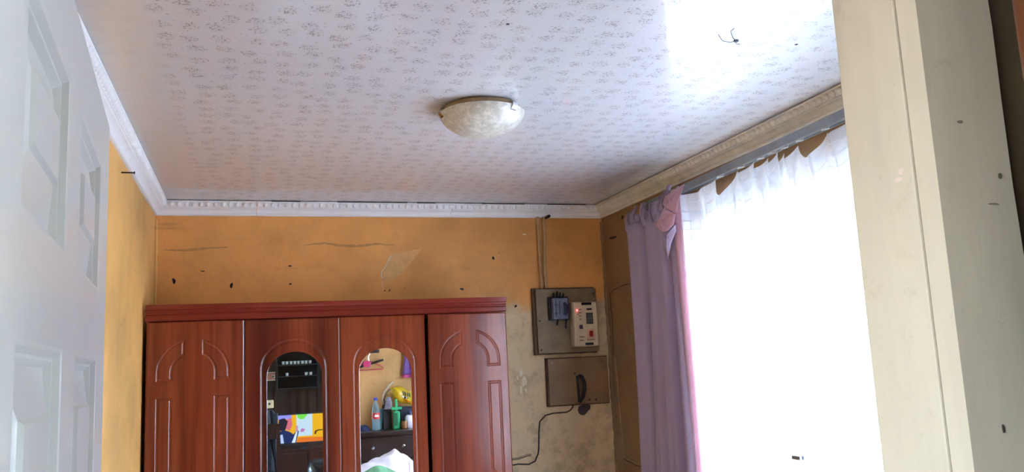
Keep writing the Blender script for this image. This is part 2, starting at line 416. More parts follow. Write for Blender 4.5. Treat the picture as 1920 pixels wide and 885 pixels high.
# plaster details that belong to the walls
m_crack = simple('crack_dark', (62, 45, 32), .9, .2)
m_ridge = simple('plaster_ridge', (168, 140, 104), .7, .15)
m_flake = simple('bare_plaster_edge', (240, 226, 196), .6, .05)
def on_back(name, pts, r, m, jit=.004, parent=None):
    p = []
    for i in range(len(pts) - 1):
        for k in range(5):
            f = k / 5; q = [pts[i][j] * (1 - f) + pts[i + 1][j] * f + random.uniform(-jit, jit) for j in (0, 1)]; p.append((q[0], YB - .0005, q[1]))
    p.append((pts[-1][0], YB - .0005, pts[-1][1]))
    return MB().tube(p, r, 5).build(name, m, wall_back)
on_back('peeling_edge', [(.702, 2.182), (.690, 2.165), (.665, 2.125), (.645, 2.085), (.647, 2.06)], .0032, m_flake, .003)
on_back('peeling_edge', [(.647, 2.05), (.65, 2.0)], .0014, m_flake, .002)
def blot(name, c, rx, rz, m, parent, plane='Y', th=.0012):
    mb = MB(); n = 12; ph = random.uniform(0, 6); pr = []
    for k in range(n):
        a = 2 * PI * k / n; q = 1 + .18 * math.sin(2 * a + ph) + .12 * math.sin(3 * a + 2 * ph) + random.uniform(-.08, .08)
        pr.append((rx * q * math.cos(a), rz * q * math.sin(a)))
    if plane == 'Y': mb.prism([(c[0] + p, c[1] - th, c[2] + q) for p, q in pr], (0, th * 1.5, 0))
    elif plane == 'X-': mb.prism([(c[0] - th, c[1] + p, c[2] + q) for p, q in pr], (th * 1.5, 0, 0))
    elif plane == 'X+': mb.prism([(c[0] - th * .5, c[1] + p, c[2] + q) for p, q in pr], (th * 1.5, 0, 0))
    return mb.build(name, m, parent)
for x, z, rx, rz in [(-.088, 2.038, .007, .012), (-.349, 2.064, .008, .012), (1.067, 1.998, .010, .007), (1.247, 2.161, .006, .010), (.19, 2.04, .005, .005), (.684, 1.998, .003, .006), (.66, 1.997, .003, .004), (1.36, 1.90, .006, .008), (-.22, 2.11, .01, .003), (.19, 2.13, .01, .003)]:
    blot('nail_hole', (x, YB, z), rx, rz, m_crack, wall_back)
m_stain = simple('dirty_ochre_patch', (176, 136, 84), .65, .14, 40)
m_palep = simple('pale_ochre_patch', (234, 178, 110), .6, .1, 30)
mb = MB(); mb.prism([(.705, YB - .0008, 2.19), (.86, YB - .0008, 2.215), (.80, YB - .0008, 2.14), (.74, YB - .0008, 2.08), (.665, YB - .0008, 2.03), (.65, YB - .0008, 2.07), (.67, YB - .0008, 2.13)], (0, .002, 0)); mb.build('bare_patch', m_palep, wall_back)
blot('dark_patch', (1.72, YB, 1.335), .035, .03, simple('dark_purplish', (84, 66, 66), .9, .3), wall_back)  # purplish-dark patch just under the lower board
m_soft = simple('worn_plaster', (238, 222, 186), .5, .08, 60)
for x, z, rx, rz in ((1.372, 1.545, .008, .022), (1.388, 1.50, .012, .030), (1.368, 1.455, .007, .018), (1.395, 1.452, .005, .012), (1.352, 1.52, .004, .010), (1.43, 2.29, .010, .004)): blot('plaster_patch', (x, YB, z), rx, rz, m_soft, wall_back, th=.0007)
m_damp = simple('damp_mark', (206, 148, 82), .65, .12, 30)
for pts, r in (([(-.40, 2.215), (-.30, 2.212), (-.20, 2.222), (-.08, 2.228)], .008), ([(.25, 2.235), (.36, 2.245), (.45, 2.232), (.52, 2.228), (.62, 2.240), (.74, 2.232)], .009)):
    mb = MB(); up = []; dn = []
    for i in range(len(pts) - 1):
        for q in range(5):
            f = q / 5; x = pts[i][0] * (1 - f) + pts[i + 1][0] * f; z = pts[i][1] * (1 - f) + pts[i + 1][1] * f
            e = math.sin(PI * (i + f) / (len(pts) - 1)) ** .7 * r; up.append((x, YB - .0006, z + e * random.uniform(.5, 1))); dn.append((x, YB - .0006, z - e * random.uniform(.5, 1)))
    mb.prism(up + dn[::-1], (0, .0012, 0)); mb.build('damp_mark', m_damp, wall_back)
# skirting-level ridge right of the wardrobe and the rounded corner fillet
on_back('plaster_ridge', [(1.19, 1.10), (1.30, 1.105), (1.405, 1.12)], .007, m_ridge, .003)
MB().tube([(XL + .004, YB - .004, .1 + .02 * k) for k in range(114)], [.010 + random.uniform(-.002, .003) for k in range(114)], 6).build('corner_fillet', m_wall_left, wall_left)
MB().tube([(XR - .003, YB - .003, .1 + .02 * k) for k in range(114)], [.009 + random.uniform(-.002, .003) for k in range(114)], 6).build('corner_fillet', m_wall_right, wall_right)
def on_right(name, pts, r, m, jit=.004):
    p = []
    for i in range(len(pts) - 1):
        for k in range(6):
            f = k / 6; p.append((XR + .0005, pts[i][0] * (1 - f) + pts[i + 1][0] * f + random.uniform(-jit, jit), pts[i][1] * (1 - f) + pts[i + 1][1] * f + random.uniform(-jit, jit)))
    p.append((XR + .0005, pts[-1][0], pts[-1][1]))
    return MB().tube(p, r, 5).build(name, m, wall_right)
on_right('plaster_crack', [(4.25, 1.955), (4.12, 1.978), (3.98, 1.980)], .0024, m_crack)
on_right('plaster_crack', [(4.25, 1.955), (4.24, 1.78), (4.255, 1.62)], .0024, m_crack)
on_right('plaster_ridge', [(4.235, 1.60), (4.22, 1.35), (4.20, 1.10)], .006, m_ridge)
on_right('plaster_ridge', [(4.20, 1.085), (4.05, 1.06), (3.90, 1.075)], .008, m_ridge)
on_right('plaster_crack', [(4.20, 1.07), (4.05, 1.045), (3.90, 1.06)], .0024, m_crack)
blot('nail_hole', (XR, 4.02, 2.338), .012, .012, m_crack, wall_right, 'X-')
blot('nail_hole', (XR, 3.97, 2.26), .010, .010, m_crack, wall_right, 'X-')
blot('nail_hole', (XR, 4.16, 2.25), .05, .008, m_crack, wall_right, 'X-')

# cornices: profile (distance from wall, z), with a row of moulded beads
CP = [(0, 2.381), (.008, 2.381), (.013, 2.384), (.014, 2.390), (.011, 2.394), (.0125, 2.398), (.017, 2.405), (.026, 2.411), (.034, 2.4135), (.036, 2.417), (.042, 2.4185), (.0445, 2.424), (.046, 2.440), (.056, 2.443), (.058, 2.4465), (0, 2.4465)]
def cornice(place, s0, s1, name, m, label, sections, miter0, miter1, beadrot, bead_from=None):
    root = bpy.data.objects.new(name, None); COL.objects.link(root); struct(root, label)
    cuts = [s0] + sections + [s1]
    for i in range(len(cuts) - 1):
        a, b = cuts[i] + (.0007 if i else 0), cuts[i + 1] - (.0007 if i < len(cuts) - 2 else 0); mb = MB(); vs = []
        for end in (0, 1):
            for d, z in CP:
                if end == 0: s = a + (d if (i == 0 and miter0) else 0)
                else: s = b - (d if (i == len(cuts) - 2 and miter1) else 0)
                vs.append(place(d, s, z))
        n = len(CP); mb.add(vs, [(k, (k + 1) % n, n + (k + 1) % n, n + k) for k in range(n)] + [tuple(range(n)), tuple(range(2 * n - 1, n - 1, -1))])
        mb.build('cornice_length', m, root, smooth=True, angle=28)
    s = (bead_from or s0 + .075); first = None
    while s < s1 - (.06 if miter1 else .02):
        p = place(.0455, s, 2.431)
        if first is None:
            bm = bmesh.new(); bmesh.ops.create_uvsphere(bm, u_segments=8, v_segments=5, radius=1)
            for v in bm.verts: v.co = Vector((v.co.x * .0115, v.co.y * .0125, v.co.z * .0125 + v.co.x * .002))
            first = MB().bm(bm).build('bead', m, root, smooth=True, angle=180); o = first
        else:
            o = first.copy(); COL.objects.link(o)
        o.location = p; o.rotation_euler = (0, 0, beadrot); s += .0335
    return root
cornice(lambda d, s, z: Vector((s, YB - d, z)), XL, XR, 'trim_2', m_plaster, 'white beaded cornice along the wall above the wardrobe', [.03, 1.02], True, True, 0)
cornice(lambda d, s, z: Vector((XL + d, s, z)), YF, YB, 'trim_1', m_plaster, 'white beaded cornice along the wall behind the open door', [1.9, 2.75], False, True, PI / 2)
cornice(lambda d, s, z: Vector((XR - d, s, z)), YF, YB, 'trim_3', m_plaster_old, 'cream beaded cornice above the curtained window', [1.95], False, True, PI / 2, 1.6)
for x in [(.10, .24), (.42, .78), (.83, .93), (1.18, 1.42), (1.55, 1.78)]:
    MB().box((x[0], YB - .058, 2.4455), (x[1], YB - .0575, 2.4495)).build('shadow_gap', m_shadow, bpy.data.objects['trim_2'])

# door post: squared timber with a planted stop strip, groove between
post = MB().box((PX0, PY0 + .0282, 0), (PX1, PY1, 2.06), .002).build('trim_4', m_post)
struct(post, 'scuffed cream timber doorpost at the right')
m_post_f = post_mat('grey_post_face', (196, 190, 178), (150, 138, 120))
stp = MB()
stp.v = []; x = PX0 - .0005
ns = 26; vs = []
for k in range(ns + 1):
    z = 2.06 * k / ns; j = random.uniform(-.0012, .0012) if 1.55 < z < 1.99 else 0
    vs += [(x, PY0, z), (PX1 + .001 + j, PY0, z), (PX1 + .001 + j, PY0 + .025, z), (x, PY0 + .0245, z)]
fs = [(0, 1, 2, 3), (4 * ns + 3, 4 * ns + 2, 4 * ns + 1, 4 * ns)]
for k in range(ns):
    for q in range(4): fs.append((4 * k + q, 4 * k + (q + 1) % 4, 4 * k + 4 + (q + 1) % 4, 4 * k + 4 + q))
stp.add(vs, fs); strip = stp.build('facing_board', m_post, post); tag(strip, 'grey front board of the doorpost')
MB().box((PX0 + .010, PY0 + .0235, 0), (PX1 - .01, PY0 + .030, 2.05)).build('groove_shadow', m_shadow, post)
blot('knot', (.665, PY0, 1.485), .0035, .0035, m_crack, post, 'Y')
blot('chip', (.637, PY0, 1.522), .0011, .0035, m_crack, post, 'Y')
blot('chip', (.672, PY0, 1.752), .002, .0025, simple('scuff', (112, 96, 76), .8), post, 'Y')
blot('chip', (.661, PY0, 1.725), .0055, .0012, simple('scuff_light', (140, 124, 102), .8), post, 'Y', .0004)
blot('chip', (.634, PY0, 1.803), .004, .0014, simple('scuff_light2', (134, 118, 98), .8), post, 'Y', .0004)
blot('pink_smear', (PX0, .648, 1.758), .0065, .0022, simple('pink_smear', (226, 196, 178), .6, .08), post, 'X+', .0003)
blot('pink_smear', (PX0, .643, 1.765), .004, .003, bpy.data.materials['pink_smear'], post, 'X+', .0003)
# header over the doorway
struct(MB().box((-.215, PY0 + .01, 2.0), (PX1, PY1, 2.06)).build('trim_5', m_post), 'cream head of the door frame')
struct(MB().box((-.235, PY0 + .01, 0), (-.20, PY1, 2.0)).build('trim_6', m_post), 'cream hinge post of the door frame')

# the white six-panel door, opened into the room
SW = .845; ROWS = [(1.721, 1.895), (1.02, 1.632), (.18, .86)]; COLS = [(.120, .365), (.471, .720)]
def door():
    mb = MB(); holes = []
    for z0, z1 in ROWS:
        for s0, s1 in COLS: holes.append(dict(loop=rect(s0, s1, z0, z1), prof=[(.004, .001), (.008, .007), (.011, .0072), (.016, .014)], inner=None))
    slab(mb, 0, SW, .008, 1.985, 0, .038, holes)
    o = mb.build('door_1', m_door); struct(o, 'white six-panel door standing open at the left')
    for z0, z1 in ROWS:
        for s0, s1 in COLS:
            p = MB(); lp = offset_loop(rect(s0, s1, z0, z1), .016)
            inn = offset_loop(lp, .040); in2 = offset_loop(lp, .0435)
            strip2d(p, lp, .0140, inn, .0055); strip2d(p, inn, .0055, in2, .0015); fill2d(p, in2, [], .0015)
            p.add([(q[0], .017, q[1]) for q in lp], [(0, 1, 2, 3)]); strip2d(p, lp, .0140, lp, .017)
            p.build('panel', m_door, o)
    return o
dr = door()
m_brass = simple('brass', (176, 148, 92), .3, .1, metal=1.)
for z in (.25, 1.0, 1.75):
    MB().tube([(-.004, .040, z - .045), (-.004, .040, z + .045)], .006, 8).build('hinge', m_brass, dr)
hd = MB(); hd.box((SW - .085, -.005, .93), (SW - .045, 0, 1.07), .002); hd.tube([(SW - .065, 0, 1.02), (SW - .065, -.04, 1.02), (SW - .075, -.05, 1.02), (SW - .17, -.05, 1.02)], .008, 8); hd.build('handle', m_brass, dr)
# local x runs from hinge to lock edge, local -y faces the camera side
k = -.075; X0d = -.26 * .55 - k * .55
hy = .515; hx = X0d + k * hy
ang = math.atan2(1, k)                    # direction of local +x in the plan
dr.location = (hx, hy, 0); dr.rotation_euler = (0, 0, ang)
# ------------------------------------------------------------------ wardrobe
YW = 3.873; WX0, WX1 = -.421, 1.174
wd = thing('wardrobe', ((WX0 + WX1) / 2, YW + .2, 0), 'tall cherry wood wardrobe with two arched mirror doors against the ochre wall', 'wardrobe')
cz0, cz1 = .06, 1.843
c = MB()
c.box((WX0, YW + .021, cz0), (WX0 + .018, YB - .015, cz1)).box((WX1 - .018, YW + .021, cz0), (WX1, YB - .015, cz1)).box((WX0 + .018, YW + .021, cz1 - .018), (WX1 - .018, YB - .02, cz1)).box((WX0 + .018, YW + .021, cz0), (WX1 - .018, YB - .02, cz0 + .018))
c.box((WX0 + .018, YB - .022, cz0 + .018), (WX1 - .018, YB - .016, cz1 - .018)).box((.372, YW + .03, cz0 + .018), (.388, YB - .022, cz1 - .018))
c.build('carcass', m_cherry, wd)
MB().box((WX0 + .01, YW + .05, 0), (WX1 - .01, YB - .03, cz0)).build('plinth', m_cherry_x, wd)
cr = [(0, 1.845), (-.004, 1.847), (-.006, 1.852), (-.006, 1.868), (-.010, 1.871), (-.006, 1.875), (-.006, 1.879), (-.011, 1.884), (-.011, 1.890), (-.018, 1.894), (-.020, 1.900), (-.020, 1.915), (.012, 1.9155), (.012, 1.845)]
mb = MB(); n = len(cr)
mb.add([(WX0 - .004, YW + d, z) for d, z in cr] + [(WX1, YW + d, z) for d, z in cr], [(k, (k + 1) % n, n + (k + 1) % n, n + k) for k in range(n)] + [tuple(range(n)), tuple(range(2 * n - 1, n - 1, -1))])
mb.build('crown_moulding', m_cherry_x, wd)
MB().box((WX0, YW + .0125, 1.846), (WX1, YB - .02, 1.862)).build('top_board', m_cherry_x, wd)
GR = [(.0028, .0016), (.0056, .0026), (.0084, .0026), (.0112, .0016), (.0140, 0.)]
def qann(cx, zb, ri, ro, zi, zo, side, gap, n=10):
    """quarter of an arch band: from the springing to near the crown"""
    out = []; inn = []
    a1 = math.acos(min(1, gap / ro)); a2 = math.acos(min(1, gap / ri))
    for k in range(n + 1):
        t = a1 * k / n; out.append((cx + side * ro * math.cos(t), zb + (zo - zb) * math.sin(t)))
        t = a2 * k / n; inn.append((cx + side * ri * math.cos(t), zb + (zi - zb) * math.sin(t)))
    zlow = zb - .035
    lp = [(cx + side * ri, zlow), (cx + side * ro, zlow)] + out + inn[::-1]
    return lp
def panel_shapes(cx, ro, ri, zo, zi, zspr, gap, rect_top, ox=0.):
    sh = []
    for s in (-1, 1):
        sh.append(dict(loop=qann(cx, zspr, ri, ro, zi, zo, s, gap), prof=GR, inner=[]))
        xa, xb = sorted((cx + s * ri, cx + s * ro)); zb = 1.06; n = 6
        low = [(xa + (xb - xa) * k / n, (1.118 - .05 * (k / n if s > 0 else 1 - k / n) ** .6)) for k in range(n + 1)]
        sh.append(dict(loop=low + [(xb, rect_top), (xa, rect_top)], prof=GR, inner=[]))
        sh.append(dict(loop=rect(xa, xb, .25, .96), prof=GR, inner=[]))
    return sh
m_mirror_edge = simple('mirror_edge', (200, 206, 204), .2, .05)
DZ0, DZ1 = .075, 1.842
def wdoor(x0, x1, kind, label, cx=None):
    mb = MB()
    if kind == 'mirror':
        hw, zt, zs, mhw, mzt, mzs = .147, 1.752, 1.622, .1215, 1.698, 1.590
        inner = [dict(loop=arch(cx, mhw, .40, mzs, mzt), prof=[(.002, .0), (.0035, .004)], inner=None)]
        slab(mb, x0, x1, DZ0, DZ1, YW, .018, [dict(loop=arch(cx, hw, .36, zs, zt), prof=[(.0034, .0020), (.0068, .0032), (.0102, .0032), (.0136, .0020), (.0170, 0.)], inner=inner)])
    else:
        slab(mb, x0, x1, DZ0, DZ1, YW, .018, panel_shapes(cx, .149, .0825, 1.769, 1.704, 1.625, .034, 1.522))
    o = mb.build('door', m_cherry, wd); tag(o, label)
    if kind == 'mirror':
        p = MB(); lp = offset_loop(arch(cx, mhw, .40, mzs, mzt), .0030)
        fill2d(p, lp, [], YW + .0038); strip2d(p, lp, YW + .0038, lp, YW + .0068)
        p.build('mirror', m_mirror, o)
        q = MB(); l2 = arch(cx, mhw, .40, mzs, mzt); l3 = offset_loop(l2, .0028)
        strip2d(q, offset_loop(l2, .0005), YW + .0012, l3, YW + .0030); strip2d(q, l3, YW + .0030, l3, YW + .006); strip2d(q, offset_loop(l2, .0005), YW + .0012, offset_loop(l2, .0005), YW + .006); q.build('mirror_bevel', m_mirror_edge, o)
    return o
wdoor(WX0, -.0265, 'panel', 'leftmost cherry door with routed arch panels, darker than the others', -.232)
wdoor(-.0225, .3845, 'mirror', 'second door from the left, its arched mirror reflecting the television', .188)
wdoor(.3875, .776, 'mirror', 'third door from the left, its arched mirror reflecting the dresser', .588)
d4 = wdoor(.790, WX1 - .001, 'panel', 'rightmost cherry door, slightly ajar', .986)
# the ajar door turns a little about its right edge
piv = Vector((WX1, YW + .018, 0)) - wloc(wd); R4 = Matrix.Rotation(math.radians(1.6), 4, 'Z')
for v in d4.data.vertices: v.co = R4 @ (v.co - piv) + piv
m_chrome = simple('chrome', (200, 200, 200), .18, .05, metal=1.)
for x in (-.06, .35, .42):
    MB().tube([(x, YW, .90), (x, YW - .02, .90), (x, YW - .022, .91), (x, YW - .022, 1.0), (x, YW - .02, 1.01), (x, YW, 1.01)], .005, 8).build('handle', m_chrome, wd)

# ------------------------------------------------------------------ ceiling lamp
LC = (.742, 2.617)
cl = thing('ceiling_lamp', (LC[0], LC[1], ZC), 'dusty frosted glass bowl lamp on the speckled ceiling', 'lamp')
t = NT('frosted_glass_bowl'); v = t.coord()
pat = t.noise(t.coord((46, 46, 46)), 1.0, 6, .8)
t.base(t.mix(t.rng(pat, .44, .60), (192, 188, 174), (220, 217, 204))); t.set(Roughness=.3, Subsurface_Weight=.15, Coat_Weight=.3)
t.b.inputs['Subsurface Radius'].default_value = (.02, .02, .02)
m_bowl = t.m
MB().lathe([(.122, ZC), (.127, ZC - .003), (.128, ZC - .016), (.124, ZC - .020), (.10, ZC - .0205)], (LC[0], LC[1], 0), 48).build('base', simple('tan_enamel', (186, 156, 118), .5, .15, 12), cl, True)
R = .143; zr = 2.427; pf = []
for k in range(15):
    a = k / 14 * PI / 2; pf.append((R * math.cos(a) ** .92 if k < 14 else 0, zr - .076 * math.sin(a) ** 1.25))
pf = [(R - .006, zr - .001), (R - .002, zr + .003), (R + .001, zr + .001)] + pf
MB().lathe(pf, (LC[0], LC[1], 0), 56).build('bowl', m_bowl, cl, True, 60)
for a in (-58, 62, 182):
    a = math.radians(a); cx, cy = LC[0] + (R + .001) * math.cos(a), LC[1] + (R + .001) * math.sin(a); ux, uy = math.cos(a), math.sin(a); tx, ty = -uy, ux
    c = MB(); w = .012
    pts = [(-.016, .012), (-.003, .012), (.004, .006), (.004, -.004), (-.004, -.014), (-.012, -.018)]
    vs = [(cx + ux * p - tx * w, cy + uy * p - ty * w, zr + q) for p, q in pts] + [(cx + ux * p + tx * w, cy + uy * p + ty * w, zr + q) for p, q in pts]
    n = len(pts); c.add(vs, [(i, i + 1, n + i + 1, n + i) for i in range(n - 1)]); c.build('clip', m_chrome, cl, solid=.0015)

# loose wires poking through the ceiling near the window, and a plug
m_wire = simple('grey_wire', (70, 70, 72), .6, .1)
lwz = thing('loose_wire', (1.278, 1.914, ZC), 'thin grey loose wires poking out of the glossy ceiling', 'wire')
MB().tube([(1.278, 1.914, 2.449), (1.262, 1.895, 2.443), (1.240, 1.870, 2.436), (1.225, 1.850, 2.434), (1.214, 1.838, 2.440), (1.222, 1.832, 2.446)], .0011, 6).build('strand', m_wire, lwz)
MB().tube([(1.278, 1.914, 2.449), (1.255, 1.905, 2.438), (1.220, 1.890, 2.434), (1.195, 1.868, 2.441)], .0009, 6).build('strand', m_wire, lwz)
MB().tube([(1.278, 1.914, 2.449), (1.285, 1.925, 2.444), (1.292, 1.918, 2.440)], .0009, 6).build('strand', m_wire, lwz)
MB().lathe([(.007, ZC), (.0075, ZC - .003), (.003, ZC - .006)], (1.280, 1.916, 0), 10).build('plug', m_wire, lwz, True)
for x, y in ((.624, 1.926), (1.471, 1.911)):
    blot_c = MB().lathe([(0, ZC - .002), (.004, ZC - .0015), (.005, ZC + .001)], (x, y, 0), 9).build('pinhole', m_wire, bpy.data.objects['ceiling'])

# nail in the left wall
MB().tube([(XL - .01, 3.18, 2.333), (XL + .042, 3.18, 2.333)], .0026, 7).lathe([(.0055, XL + .042), (.0055, XL + .0445)], (0, 3.18, 2.333), 8, 'X').build('nail', simple('rusty_iron', (70, 44, 34), .7, .2, metal=.6))
tag(bpy.data.objects['nail'], 'rusty nail sticking out of the left wall just under the cornice', 'nail')

# ------------------------------------------------------------------ electricity boards on the back wall
m_board = simple('painted_board', (150, 128, 94), .5, .2, 16)
m_board2 = simple('tan_board', (148, 112, 74), .5, .14, 10)
m_boardedge = simple('brown_board_edge', (92, 64, 40), .65, .2, 20)
m_black = simple('black_plastic', (22, 22, 26), .4, .2)
m_cream = simple('cream_plastic', (224, 204, 170), .4, .05)
m_bluegrey = simple('blue_grey_plastic', (120, 126, 150), .4, .2, 40)
m_navy = simple('ink_blue_plastic', (40, 42, 74), .4, .2, 40)
m_screw = simple('dull_screw', (150, 128, 98), .4, .1, metal=.5)
m_wall_pipe = simple('cream_pipe_paint', (196, 156, 106), .45, .12, 18)

def scr(mb, x, y, z, r): return mb.lathe([(0, y - .002), (r * .7, y - .002), (r, y - .0005), (r, y + .001)], (x, 0, z), 12, 'Y')
b1 = thing('meter_board', (1.64, YB, 1.81), 'upper square painted board carrying the switch and the electricity meter', 'board')
MB().box((1.448, 4.272, 1.634), (1.806, YB, 1.992), .003).build('backing_frame', m_boardedge, b1)
mb = MB().box((1.463, 4.258, 1.641), (1.813, 4.2725, 1.985), .004); mb.build('panel', m_board, b1)
for x, z in ((1.480, 1.660), (1.478, 1.815), (1.797, 1.955), (1.797, 1.84)): scr(MB(), x, 4.258, z, .005).build('screw', m_black, b1)
b2 = thing('lower_board', (1.69, YB, 1.485), 'lower tan board with a dark lever, below the meter board', 'board')
MB().box((1.507, 4.274, 1.360), (1.860, YB, 1.616), .003).build('backing_frame', m_boardedge, b2)
MB().box((1.513, 4.262, 1.366), (1.853, 4.2745, 1.612), .004).build('panel', m_board2, b2)
for x, z in ((1.537, 1.590), (1.832, 1.588), (1.540, 1.386), (1.830, 1.384)):
    MB().lathe([(.0, 4.259), (.004, 4.2585), (.009, 4.2595), (.010, 4.262)], (x, 0, z), 14, 'Y').build('screw', m_screw, b2, True)
for x, z, r in ((1.662, 1.528, .005), (1.738, 1.385, .0055), (1.776, 1.384, .006)): MB().lathe([(0, 4.2610), (r, 4.2610), (r, 4.2625)], (x, 0, z), 12, 'Y').build('screw_hole', m_black, b2)
lv = MB(); lv.prism([(1.672, 4.262, 1.376), (1.668, 4.262, 1.515), (1.676, 4.262, 1.515), (1.682, 4.262, 1.376)], (0, -.012, 0))
lv.tube([(1.690, 4.262, 1.515), (1.692, 4.238, 1.512), (1.700, 4.228, 1.480), (1.700, 4.226, 1.445), (1.692, 4.234, 1.405), (1.680, 4.252, 1.375)], [.008, .009, .0095, .0095, .009, .007], 8)
tag(lv.build('lever', simple('dark_lever', (34, 34, 42), .4, .2), b2, True, 50), 'dark curved lever on the lower board')

sw = thing('circuit_breaker', (1.59, 4.258, 1.88), 'blue-grey breaker switch with black wires on the left of the meter board', 'switch')
MB().box((1.526, 4.236, 1.815), (1.640, 4.258, 1.940), .004).build('backplate', m_black, sw)
MB().box((1.537, 4.196, 1.819), (1.623, 4.236, 1.931), .009).build('cover', m_bluegrey, sw)
mb = MB(); mb.tube([(1.598, 4.194, 1.905), (1.606, 4.190, 1.888), (1.606, 4.188, 1.860), (1.598, 4.192, 1.838)], [.008, .013, .014, .007], 10); mb.build('rocker', m_navy, sw, True, 60)
mb = MB(); mb.box((1.549, 4.1950, 1.830), (1.553, 4.1965, 1.925)).box((1.570, 4.195, 1.845), (1.574, 4.1965, 1.915)).box((1.543, 4.195, 1.845), (1.556, 4.1965, 1.851)).box((1.545, 4.195, 1.893), (1.560, 4.1965, 1.898)); tag(mb.build('marking', m_navy, sw), None, kind='stuff')
for x, q in ((1.545, .012), (1.565, .02), (1.582, .014), (1.600, .010)): MB().tube([(x, 4.225, 1.931), (x + .003, 4.214, 1.945), (x + .008, 4.222, 1.944 + q), (x + .014, 4.25, 1.938)], .0055, 6).build('wire', m_black, sw, True)
for x, dz in ((1.572, .026), (1.622, .045)): MB().tube([(x, 4.225, 1.820), (x, 4.24, 1.805), (x + .002, 4.254, 1.816 - dz)], .005, 6).build('wire', m_black, sw, True)

me = thing('electricity_meter', (1.73, 4.258, 1.795), 'cream prepaid electricity meter with keypad and red button on the upper board', 'meter')
mb = MB(); mb.box((1.648, 4.215, 1.667), (1.790, 4.258, 1.908), .006); mb.build('base_box', simple('shaded_cream_plastic', (196, 172, 136), .45, .06), me)
MB().box((1.652, 4.200, 1.671), (1.787, 4.216, 1.905), .006).build('face', m_cream, me)
fy = 4.1995
MB().box((1.699, fy - .003, 1.889), (1.757, fy + .002, 1.903), .002).build('latch', m_black, me)
MB().box((1.709, fy - .003, 1.675), (1.755, fy + .002, 1.688), .002).build('latch', m_black, me)
MB().box((1.727, fy - .0006, 1.862), (1.757, fy + .002, 1.871)).build('display', m_black, me)
mk = simple('slate_key', (74, 84, 96), .5, .1)
MB().box((1.722, fy - .0008, 1.787), (1.762, fy + .002, 1.848), .001).build('keypad', simple('keypad_grey', (120, 112, 100), .5, .1), me)
kp = bpy.data.objects['keypad']; key0 = None
for i in range(3):
    for j in range(4):
        x, z = 1.7285 + i * .0135, 1.7945 + j * .0152
        if key0 is None: key0 = MB().box((x - .0052, fy - .0028, z - .006), (x + .0052, fy, z + .006), .001).build('key', mk, kp); kb = Vector((x, 0, z))
        else:
            o = key0.copy(); COL.objects.link(o); o.location = Vector((x, 0, z)) - kb
MB().box((1.722, fy - .0006, 1.708), (1.766, fy + .002, 1.762), .001).build('button_plate', simple('peach_plate', (226, 176, 140), .4, .05), me)
MB().box((1.736, fy - .004, 1.720), (1.755, fy, 1.750), .0015).build('red_button', simple('red_plastic', (172, 28, 30), .4, .1), me)
MB().lathe([(0, fy - .004), (.0035, fy - .003), (.0042, fy + .001)], (1.672, 0, 1.862), 12, 'Y').build('indicator_light', emit('red_led', (255, 60, 60), 6.), me)
mp = simple('printed_grey', (136, 110, 92), .5, .1); mb = MB()
for j, (xa, xb) in enumerate(((.682, .696), (.680, .697), (.681, .695), (.682, .694))): mb.box((1 + xa, fy - .0006, 1.864 - j * .0175), (1 + xb, fy + .001, 1.869 - j * .0175))
for xa, xb, z in ((.676, .706, 1.717), (.676, .700, 1.699), (.720, .766, 1.7005), (.672, .680, 1.838)): mb.box((1 + xa, fy - .0006, z), (1 + xb, fy + .001, z + .005))
tag(mb.build('printed_lines', mp, me), None, kind='stuff')
MB().box((1.680, fy - .0012, 1.762), (1.700, fy + .001, 1.784), .001).build('small_window', simple('violet_window', (80, 64, 92), .3, .2), me)

for i, (xt, xb) in enumerate(((1.507, 1.508), (1.541, 1.533))):
    o = MB().tube([(xt, 4.290, 2.386), (xt, 4.290, 2.30), (xb, 4.288, 2.10), (xb, 4.286, 1.990)], .0095, 10).build('conduit_pipe', m_wall_pipe, None, True, 60)
    tag(o, ('left' if i == 0 else 'right') + ' one of two thin pipes running from the cornice down to the meter board', 'pipe', 'pipes above the meter board')
mb = MB().lathe([(0, 4.232), (.007, 4.233), (.009, 4.24), (.009, 4.29)], (1.556, 0, 2.382), 10, 'Y')
tag(mb.build('pipe_plug', m_black, None), 'dark plugged stub at the cornice edge above the pipes', 'plug')
pts = [(1.658, 1.356), (1.640, 1.335), (1.615, 1.326), (1.54, 1.325), (1.495, 1.316), (1.462, 1.285), (1.456, 1.24), (1.452, 1.18), (1.445, 1.12), (1.425, 1.085), (1.39, 1.072), (1.33, 1.078), (1.25, 1.07)]
cb = []
for (x0, z0), (x1, z1) in zip(pts, pts[1:]):
    for q in range(3): f = q / 3; cb.append((x0 * (1 - f) + x1 * f + random.uniform(-.001, .001), YB - .0035, z0 * (1 - f) + z1 * f))
cb[0] = (1.658, YB - .0035, 1.362)
tag(MB().tube(cb, .0036, 6).build('surface_cable', simple('brown_cable', (58, 40, 28), .6, .15), None, True), 'thin brown cable wandering down the wall from the lower board', 'cable')

